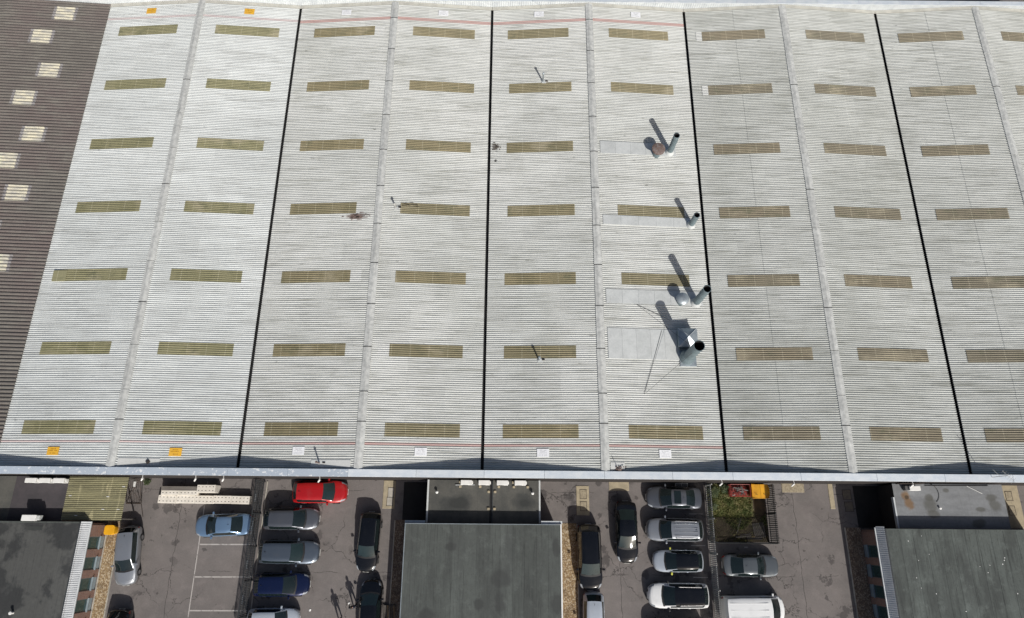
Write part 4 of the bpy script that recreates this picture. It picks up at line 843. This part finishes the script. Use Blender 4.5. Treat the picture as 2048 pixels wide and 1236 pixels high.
# ------------------------------------------------------------------ vehicles
TYPES = {  # cowl, roof front, roof rear, rear glass foot, bonnet front z, cowl z, belt z, tail z
    'saloon': (.255, .435, .675, .85, .74, .93, .92, 1.00), 'hatch': (.245, .43, .845, .955, .76, .95, .95, .93), 'estate': (.265, .44, .885, .968, .74, .94, .94, .90),
    'suv': (.245, .41, .875, .962, .92, 1.08, 1.07, 1.02), 'coupe': (.29, .44, .66, .865, .70, .88, .88, .96), 'van': (.135, .275, .955, .985, 1.0, 1.22, 1.15, 1.1)}
def car(name, label, cat, kind, L, Wd, H, col, x, y, deg, roof=None, rails=None, sunroof=False, mirror=None, ribs=0, glass='car_glass', fin=True, group='parked cars in the yard'):
    t = thing(name, label, cat, (x, y, 0), group, math.radians(deg)); pm = 'paint_' + col
    c, rf, rr, rg, zb, zc, zt, ztl = TYPES[kind]; w2 = Wd/2; van = kind == 'van'; rwk = .90 if van else (.75 if kind in ('suv', 'estate') else .71)
    # (fraction from the nose, half width, shoulder z, top z, roof edge half width, bow)
    rw = w2*rwk; bw = lambda k: w2*.80*k
    hatch = rg > .9
    K = [(.035, .62, .44, .48, bw(.60), .30), (.042, .73, .60, .64, bw(.72), .29), (.060, .845, zb-.08, zb-.02, bw(.84), .27), (.095, .93, zb-.03, zb+.045, bw(.93), .22), (c*.66, .995, zb*.5+zc*.5-.04, zb*.42+zc*.58+.02, bw(1.), .15), (c+.012, 1., zc-.05, zc+.02, bw(1.04), .22),
         (rf+.004, 1., zt, H-.055, rw, .13), ((rf*.65+rr*.35), 1., zt, H-.008, rw*1.01, .03), ((rf*.3+rr*.7), .995, zt+.01, H-.006, rw, -.02), (rr, .985, zt+.015, H-(.05 if not van else .03), rw*.94, -.08)]
    if hatch: K += [(rg-.008, .935, ztl-.02, ztl+.06, w2*.74 if not van else w2*.85, -.13), (.972, .875, ztl-.14, ztl-.06, bw(.86), -.16), (.980, .80, .60, .66, bw(.78), -.18), (.985, .72, .42, .48, bw(.70), -.19)]
    else: K += [(rg-.006, .965, ztl-.04, ztl+.02, bw(.99), -.14), (.938, .915, ztl-.06, ztl, bw(.90), -.18), (.962, .85, ztl-.12, ztl-.05, bw(.83), -.20), (.972, .76, .60, .66, bw(.74), -.21), (.977, .67, .42, .48, bw(.65), -.22)]
    sub = {0: 1, 1: 1, 2: 2, 3: 2, 4: 3, 5: 4, 6: 3, 7: 3, 8: 2, 9: 4}
    ST = []
    for i in range(len(K)-1):
        n = sub.get(i, 2)
        for k in range(n): f = k/n; ST.append((i + f, tuple(K[i][q] + (K[i+1][q]-K[i][q])*f for q in range(6))))
    ST.append((len(K)-1., K[-1]))
    def section(st):
        fr, wk, b, h, r, bow = st; wv = w2*wk; g = h - b; ins = .93 if g > .25 or van else .94
        e = b + g*(.90 if g > .2 else .55)
        half = [(wv*.93, .20), (wv*.985, min(.32, b-.12)), (wv, min(.52, b-.06)), (wv*.995, max(b-.16, min(.56, b-.05))), (wv*.975, b-.035), (wv*ins, b), ((wv*ins+r)/2 + .012, (b+e)/2), (r, e), (r*.93, b + g*.965 if g > .2 else b+g*.70), (r*.55, h - (.012 if g > .2 else g*.08)), (0, h)]
        full = [(yy, zz) for yy, zz in half] + [(-yy, zz) for yy, zz in half[-2::-1]]
        return [(L/2 - fr*L + bow*(1-(yy/w2)**2)*(1. if fr < .5 else 1.) , yy, zz) for yy, zz in full]
    R = [section(s[1]) for s in ST]; S_ = [s[0] for s in ST]; nj = len(R[0]); N = len(R); mid = nj//2
    parts = {}
    def cls(i, j):
        s = S_[i]; a = min(j, nj-2-j)         # a = 0 .. mid-1 from sill to centre
        left = j < mid
        if a >= 8 and 5 <= s < 6: return 'windscreen'
        if a >= 8 and 9 <= s < 10 and not van: return 'rear_window'
        if a in (5, 6) and ((5.5 <= s < 9) if not van else (5.5 <= s < 6.6)): return 'side_window' + ('L' if left else 'R')
        if a in (5, 6) and 9 <= s < 9.5 and not hatch: return 'side_window' + ('L' if left else 'R')
        if a >= 7 and 6 <= s < 9: return 'roof'
        if a >= 7 and 4.6 <= s < 5: return 'cowl_panel'
        if a >= 5 and 2.6 <= s < 5 and not (a < 8 and s < 4 and s < 3): return 'bonnet'
        if a in (4, 5, 6) and 1 <= s < 2.6: return 'headlight' + ('L' if left else 'R')
        if hatch and a in (3, 4) and 10 <= s < 12: return 'tail_light' + ('L' if left else 'R')
        if not hatch and a in (3, 4, 5) and 12 <= s < 13.6: return 'tail_light' + ('L' if left else 'R')
        if not hatch and a >= 5 and 10 <= s < 12: return 'boot_lid'
        return 'body'
    for i in range(N-1):
        for j in range(nj-1): parts.setdefault(cls(i, j), MB()).add([R[i][j], R[i][j+1], R[i+1][j+1], R[i+1][j]], [(0, 1, 2, 3)])
    bd = parts['body']; bd.add(R[0], [tuple(range(nj))]); bd.add(R[-1], [tuple(range(nj))])
    for i in range(N-1): bd.add([R[i][0], R[i][-1], R[i+1][-1], R[i+1][0]], [(0, 1, 2, 3)])
    mats = dict(body=pm, bonnet=pm, boot_lid=pm, roof=('paint_' + roof) if roof else pm, windscreen=glass, rear_window=glass, side_window='car_glass', cowl_panel='trim', headlight='lamp', tail_light='tail')
    built = {}
    for k, mb in parts.items():
        nm = k.rstrip('LR') if k[-1] in 'LR' else k
        me = mb; o = me.build(nm, mats[nm], t, smooth='all', local=True); bm = bmesh.new(); bm.from_mesh(o.data); bmesh.ops.remove_doubles(bm, verts=bm.verts, dist=.0005); bmesh.ops.recalc_face_normals(bm, faces=bm.faces); bm.to_mesh(o.data); bm.free()
        o.data.set_sharp_from_angle(angle=math.radians(55)); built[k] = o
    X = lambda f: L/2 - f*L
    # wheels
    rad = .33 if kind in ('suv', 'van') else .31
    for fx in ((.185, .80) if not van else (.17, .80)):
        for s in (-1, 1):
            o = MB().lathe(0, 0, [(.001, 0), (rad*.62, 0), (rad*.66, .03), (rad*.94, .02), (rad, -.02), (rad, -.17), (rad*.94, -.2), (.001, -.2)], 22).build('wheel', 'tyre', t, smooth=True, local=True); o.location = (X(fx), s*(w2+.012), rad); o.rotation_euler = (-s*math.pi/2, 0, 0)
            q = MB().lathe(0, 0, [(rad*.60, .012), (rad*.5, .02), (rad*.12, .012), (.001, .02)], 10).build('rim', 'rim', o, local=True)
    # mirrors, wipers, plates, fin
    mz = zc + .05
    for s in (-1, 1):
        o = MB().box(0, 0, 0, .15, .22, .15).build('mirror', ('sign_yellow' if mirror == 'yellow' else ('trim' if mirror == 'black' else pm)), t, local=True, bevel=.045, seg=2); o.location = (X(c) - .30, s*(w2+.09), mz - .08); o.rotation_euler = (0, 0, -s*.15)
        if mirror == 'yellow': o.data.materials[0] = M['mirror_yellow']
        MB().bar((X(c)-.30, s*(w2-.04), mz-.04), (X(c)-.31, s*(w2+.03), mz-.02), .025, 5).build('mirror_arm', 'trim', t, local=True)
    for s in (-.55, .1): MB().bar((X(c)+.03+.13*(1-(s)**2), s*w2, zc+.035), (X(c)-.12, (s+.62)*w2*.92, zc+.10), .011, 4).build('wiper', 'trim', t, local=True)
    MB().box(L/2+.135, 0, .36, .02, .5, .11).build('number_plate', 'plate', t, local=True); MB().box(-L/2-.10, 0, .5, .02, .5, .11).build('number_plate', 'plate', t, local=True)
    MB().box(L/2+.05, 0, .46, .10, w2*.9, .10).build('grille', 'trim', t, local=True, bevel=.02)
    if fin: MB().add([(X(rr)+.12, -.02, H-.04), (X(rr)+.12, .02, H-.04), (X(rr)+.32, 0, H-.03), (X(rr)+.12, 0, H+.045)], [(0, 1, 3), (1, 2, 3), (2, 0, 3), (0, 2, 1)]).build('aerial_fin', 'trim', t, local=True)
    for s in (-1, 1):
        for f in ((.47, .66) if not van else (.33,)): MB().box(X(f), s*(w2+.006), zt-.13, .16, .025, .025).build('door_handle', pm, t, local=True, bevel=.006)
    if rails:
        for s in (-1, 1):
            a = (X(rf+.06), s*rw*.965, H-.005); b_ = (X(rr-.03), s*rw*.93, H-.015); MB().bar((a[0], a[1], a[2]+.03), (b_[0], b_[1], b_[2]+.03), .022, 6).build('roof_rail', rails, t, local=True, smooth=True)
            for p in (a, b_): MB().box(p[0], p[1], p[2]-.03, .08, .03, .06).build('rail_foot', rails, t, local=True)
    if sunroof: MB().add([(X(rf+.03), -rw*.78, H-.012), (X(rf+.03), rw*.78, H-.012), (X(rf+.155), rw*.78, H+.012), (X(rf+.155), -rw*.78, H+.012)] , [(0, 1, 2, 3)]).build('sunroof', 'car_glass', t, local=True)
    if ribs:
        for i in range(ribs): yy = (i-(ribs-1)/2)*2*rw*.86/ribs*1.0; MB().box(X((rf+rr)/2+.01), yy, H-.035, (rr-rf)*L*.90, .035, (.036 if van else .045)).build('roof_rib', ('paint_' + roof) if roof else pm, t, local=True, bevel=.015)
    return t
M['mirror_yellow'] = pmat('lime_yellow_cap', (.62, .62, .10), rough=.35)
car('car', 'silver saloon parked along the gravel bed beside the left office', 'car', 'estate', 4.45, 1.80, 1.45, 'silver', -29.48, -9.98, -84.5)
car('car', 'dark car at the lower left edge behind the silver saloon, mostly cut off', 'car', 'hatch', 4.2, 1.78, 1.46, 'black', -29.25, -16.25, 268)
car('car', 'light blue saloon parked alone left of the dark railing fence', 'car', 'saloon', 4.58, 1.80, 1.43, 'bluegrey', -21.85, -7.53, -177.5)
car('car', 'bright red car nearest the warehouse wall', 'car', 'suv', 4.45, 1.86, 1.60, 'red', -14.06, -4.78, .5, glass='car_glass_pale')
car('car', 'grey hatchback parked next below the red car', 'car', 'hatch', 4.5, 1.80, 1.47, 'grey', -16.28, -6.99, .5, fin=False)
car('car', 'steel grey estate between the grey hatchback and the navy car', 'car', 'estate', 4.85, 1.86, 1.48, 'steel', -16.17, -9.62, -.4, glass='car_glass_pale')
car('car', 'navy blue car in the row beside the railing fence', 'car', 'hatch', 4.42, 1.80, 1.48, 'navy', -16.5, -12.12, .9)
car('car', 'pale silver car at the bottom of the row beside the railing fence', 'car', 'hatch', 4.0, 1.76, 1.48, 'pale', -16.85, -14.75, .5)
car('car', 'black estate parked nose down alongside the middle office', 'car', 'estate', 4.55, 1.80, 1.46, 'black', -9.60, -8.72, -92, rails='steel_dark', glass='car_glass_pale')
car('car', 'black car at the bottom edge parked nose up beside the timber rack', 'car', 'hatch', 4.3, 1.80, 1.48, 'black', -9.05, -13.95, 91.5, glass='car_glass_pale')
car('car', 'large black sport utility car parked along the right gravel bed', 'car', 'suv', 5.0, 1.98, 1.78, 'black', 8.82, -9.76, -89.3, rails='trim', glass='car_glass_pale')
car('car', 'pale silver car behind the large black car, cut by the bottom edge', 'car', 'hatch', 4.0, 1.74, 1.50, 'pale', 9.02, -14.55, -90.8)
car('car', 'black saloon standing alone nose down between two rows of cars', 'car', 'saloon', 4.78, 1.84, 1.43, 'black', 11.99, -7.76, -90.7, glass='car_glass_pale')
car('car', 'mid grey saloon with dark sunroof at the top of the right row', 'car', 'saloon', 4.5, 1.84, 1.44, 'grey', 16.19, -5.01, 178.9, sunroof=True)
car('car', 'silver sport utility car with ribbed roof, second in the right row', 'car', 'suv', 4.6, 1.86, 1.70, 'silver', 16.07, -7.60, 179.5, ribs=4, rails='chrome')
car('car', 'small silver car with black roof and yellow mirrors in the right row', 'car', 'hatch', 3.95, 1.74, 1.55, 'pale', 16.2, -10.05, 180.4, roof='black', mirror='yellow')
car('car', 'white sport utility car with black roof and bright rails in the right row', 'car', 'suv', 4.8, 1.92, 1.66, 'white', 16.02, -12.68, 180.2, roof='black', rails='chrome', mirror='black')
car('car', 'dark grey car below the white sport utility car, just entering the frame by its shadow', 'car', 'suv', 4.5, 1.84, 1.66, 'darkgrey', 15.7, -15.35, 180)
car('car', 'dull grey coupe parked below the planted enclosure', 'car', 'coupe', 4.45, 1.78, 1.36, 'coupe', 22.12, -10.35, -.5)
car('van', 'white panel van below the grey coupe, cut by the bottom edge', 'van', 'van', 5.0, 1.98, 1.95, 'white', 21.95, -13.62, .5, ribs=3, fin=False)

# ------------------------------------------------------------------ two people at the bottom edge
def person(x, y, deg, label, top, legs, arm=0.):
    t = thing('person', label, 'person', (x, y, 0), rz=math.radians(deg))
    J = {'pel': (0, 0, .95, .15), 'spine': (0, 0, 1.15, .145), 'chest': (0, .01, 1.35, .165), 'neck': (0, .01, 1.49, .06), 'head': (0, .03, 1.60, .095), 'crown': (0, .03, 1.70, .085)}
    E_ = [('pel', 'spine'), ('spine', 'chest'), ('chest', 'neck'), ('neck', 'head'), ('head', 'crown')]
    for s, n in ((-1, 'l'), (1, 'r')):
        J.update({n+'hip': (s*.10, 0, .88, .10), n+'knee': (s*.13, .05*s, .48, .068), n+'ank': (s*.14, -.02+.12*s*.6, .09, .048), n+'toe': (s*.16, .15+.12*s*.6, .035, .04), n+'sh': (s*.19, 0, 1.40, .065), n+'elb': (s*.27, -.03+arm*.1, 1.13, .046), n+'wri': (s*.25, .08+arm*.2, .90, .034), n+'hand': (s*.245, .11+arm*.24, .82, .040)})
        E_ += [('pel', n+'hip'), (n+'hip', n+'knee'), (n+'knee', n+'ank'), (n+'ank', n+'toe'), ('chest', n+'sh'), (n+'sh', n+'elb'), (n+'elb', n+'wri'), (n+'wri', n+'hand')]
    ks = list(J); me = bpy.data.meshes.new('body'); me.from_pydata([J[k][:3] for k in ks], [(ks.index(a), ks.index(b_)) for a, b_ in E_], []); o = bpy.data.objects.new('body', me); COL.objects.link(o); o.parent = t
    sk = o.modifiers.new('skin', 'SKIN'); 
    for i, k in enumerate(ks): me.skin_vertices[0].data[i].radius = (J[k][3]*1.12, J[k][3]*.9 if k in ('chest', 'spine', 'pel') else J[k][3]); me.skin_vertices[0].data[i].use_root = (k == 'pel')
    o.modifiers.new('smooth', 'SUBSURF').levels = 2; o.modifiers['smooth'].render_levels = 2
    b = NB('person_' + top); g = b.n('ShaderNodeTexCoord').outputs['Object']; b.pos = g; px, py, pz = b.xyz(g)
    hair = b.math('MULTIPLY', b.math('GREATER_THAN', pz, 1.62), b.math('LESS_THAN', py, .09)); skin = b.math('GREATER_THAN', pz, 1.475)
    hands = b.math('MULTIPLY', b.math('LESS_THAN', pz, .885), b.math('GREATER_THAN', b.math('ABSOLUTE', px), .205)); shoes = b.math('LESS_THAN', pz, .075)
    col = b.mix(b.math('LESS_THAN', pz, .97), top_c[top], top_c[legs]); col = b.mix(hands, col, (.42, .25, .18)); col = b.mix(skin, col, (.42, .25, .18)); col = b.mix(hair, col, (.03, .022, .018)); col = b.mix(shoes, col, (.02, .02, .02))
    me.materials.append(b.done(col, .85)); tag(o)
    for p in me.polygons: p.use_smooth = True
    hm = MB().lathe(0, 0, [(.10, 1.60), (.112, 1.66), (.10, 1.73), (.06, 1.785), (.001, 1.80)], 16).build('hair', 'hair', t, smooth=True, local=True); hm.location = (0, .015, 0)
    for s in (-1, 1):
        MB().lathe(s*.035, .118, [(.001, 1.655), (.012, 1.65), (.001, 1.64)], 8).build('eye', 'trim', t, local=True)
        for k in range(4): MB().bar((s*.245 + (k-1.5)*.012, .12+arm*.24, .80), (s*.24 + (k-1.5)*.012, .145+arm*.25, .735 + .008*abs(k-1)), .009, 5, .007).build('finger', 'skin', t, local=True)
        MB().bar((s*.225, .13+arm*.24, .83), (s*.205, .165+arm*.25, .785), .010, 5, .008).build('thumb', 'skin', t, local=True)
    MB().box(0, .125, 1.60, .025, .035, .04).build('nose', 'skin', t, local=True, bevel=.01)
top_c = dict(dark=(.022, .022, .028), grey=(.05, .05, .06), navy=(.02, .025, .045))
person(-11.55, -14.72, 20, 'person in dark clothes standing on the open tarmac at the bottom edge', 'dark', 'grey')
person(-10.42, -13.72, 12, 'person in dark clothes standing beside the black car at the bottom edge', 'navy', 'dark', .6)

# small litter and a framed board by the wall
for i, (x, y, a, lb) in enumerate(((-10.95, -13.55, .4, 'scrap of white litter on the tarmac beside the black car at the bottom'), (-14.1, -14.1, 1.1, 'scrap of white litter on the tarmac beside the pale silver car'))):
    t = thing('paper_scrap', lb, 'paper', (x, y, 0), 'white scraps on the tarmac', a)
    MB().add([(-.09, -.06, .01), (.08, -.07, .02), (.10, .05, .05), (.0, .08, .015), (-.08, .05, .04)], [(0, 1, 2), (0, 2, 3), (0, 3, 4)]).build('paper', 'white_plastic', t, local=True); MB().box(.02, .0, .02, .07, .05, .03, .5).build('crumple', 'white_plastic', t, local=True)
t = thing('framed_board', 'small dark framed board standing at the wall above the grey saloon', 'board', (16.9, -3.95, 0))
MB().box(16.9, -3.98, .6, 1.0, .34, .03).build('panel', 'steel_dark', t)
for a, b_, u, v in ((0, .17, 1.06, .03), (0, -.17, 1.06, .03), (.5, 0, .03, .34), (-.5, 0, .03, .34), (0, 0, .02, .34)): MB().box(16.9+a, -3.98+b_, .6, u, v, .05).build('frame_bar', 'steel_grey', t)
for x in (-.45, .45): MB().box(16.9+x, -3.98, 0, .04, .3, .6).build('leg', 'steel_grey', t)

# tangles of twigs and rotted leaves caught in the corrugations
def tangle(x, y, rx, ry, n, m, label, seed):
    t = thing('debris_heap', label, 'debris', (x, y, roofz(x)), 'clumps of rotted debris on the roof'); q = random.Random(seed)
    for i in range(n):
        px, py = x + q.gauss(0, .4)*rx, y + q.gauss(0, .4)*ry; py = (math.floor(py/PITCHC) + .5 + q.uniform(-.12, .12))*PITCHC; L = q.uniform(.12, .5)*rx
        MB().box(px, py, roofz(px) - .045, L, q.uniform(.03, .07), q.uniform(.03, .06), q.uniform(-.12, .12), q.uniform(.5, .9)).build('clump', m, t)
    for i in range(n//5):
        px, py, a = x + q.gauss(0, .35)*rx, y + q.gauss(0, .35)*ry, q.uniform(-.7, .7); MB().bar((px, py, roofz(px)+.02), (px+.35*math.cos(a), py+.35*math.sin(a), roofz(px)+.05), .012, 4).build('twig', 'steel_black', t)
tangle(-11.2, 18.15, 1.0, .42, 46, 'rust', 'rust-brown tangle of twigs just below a rooflight left of the second ridge', 2)
tangle(.58, 25.55, .45, .5, 26, 'soil', 'round dark clump of debris beside the middle valley gutter', 5)
tangle(-6.9, 19.3, 1.0, .22, 16, 'soil', 'dark streaks of debris along the top edge of a rooflight right of the second ridge', 8)
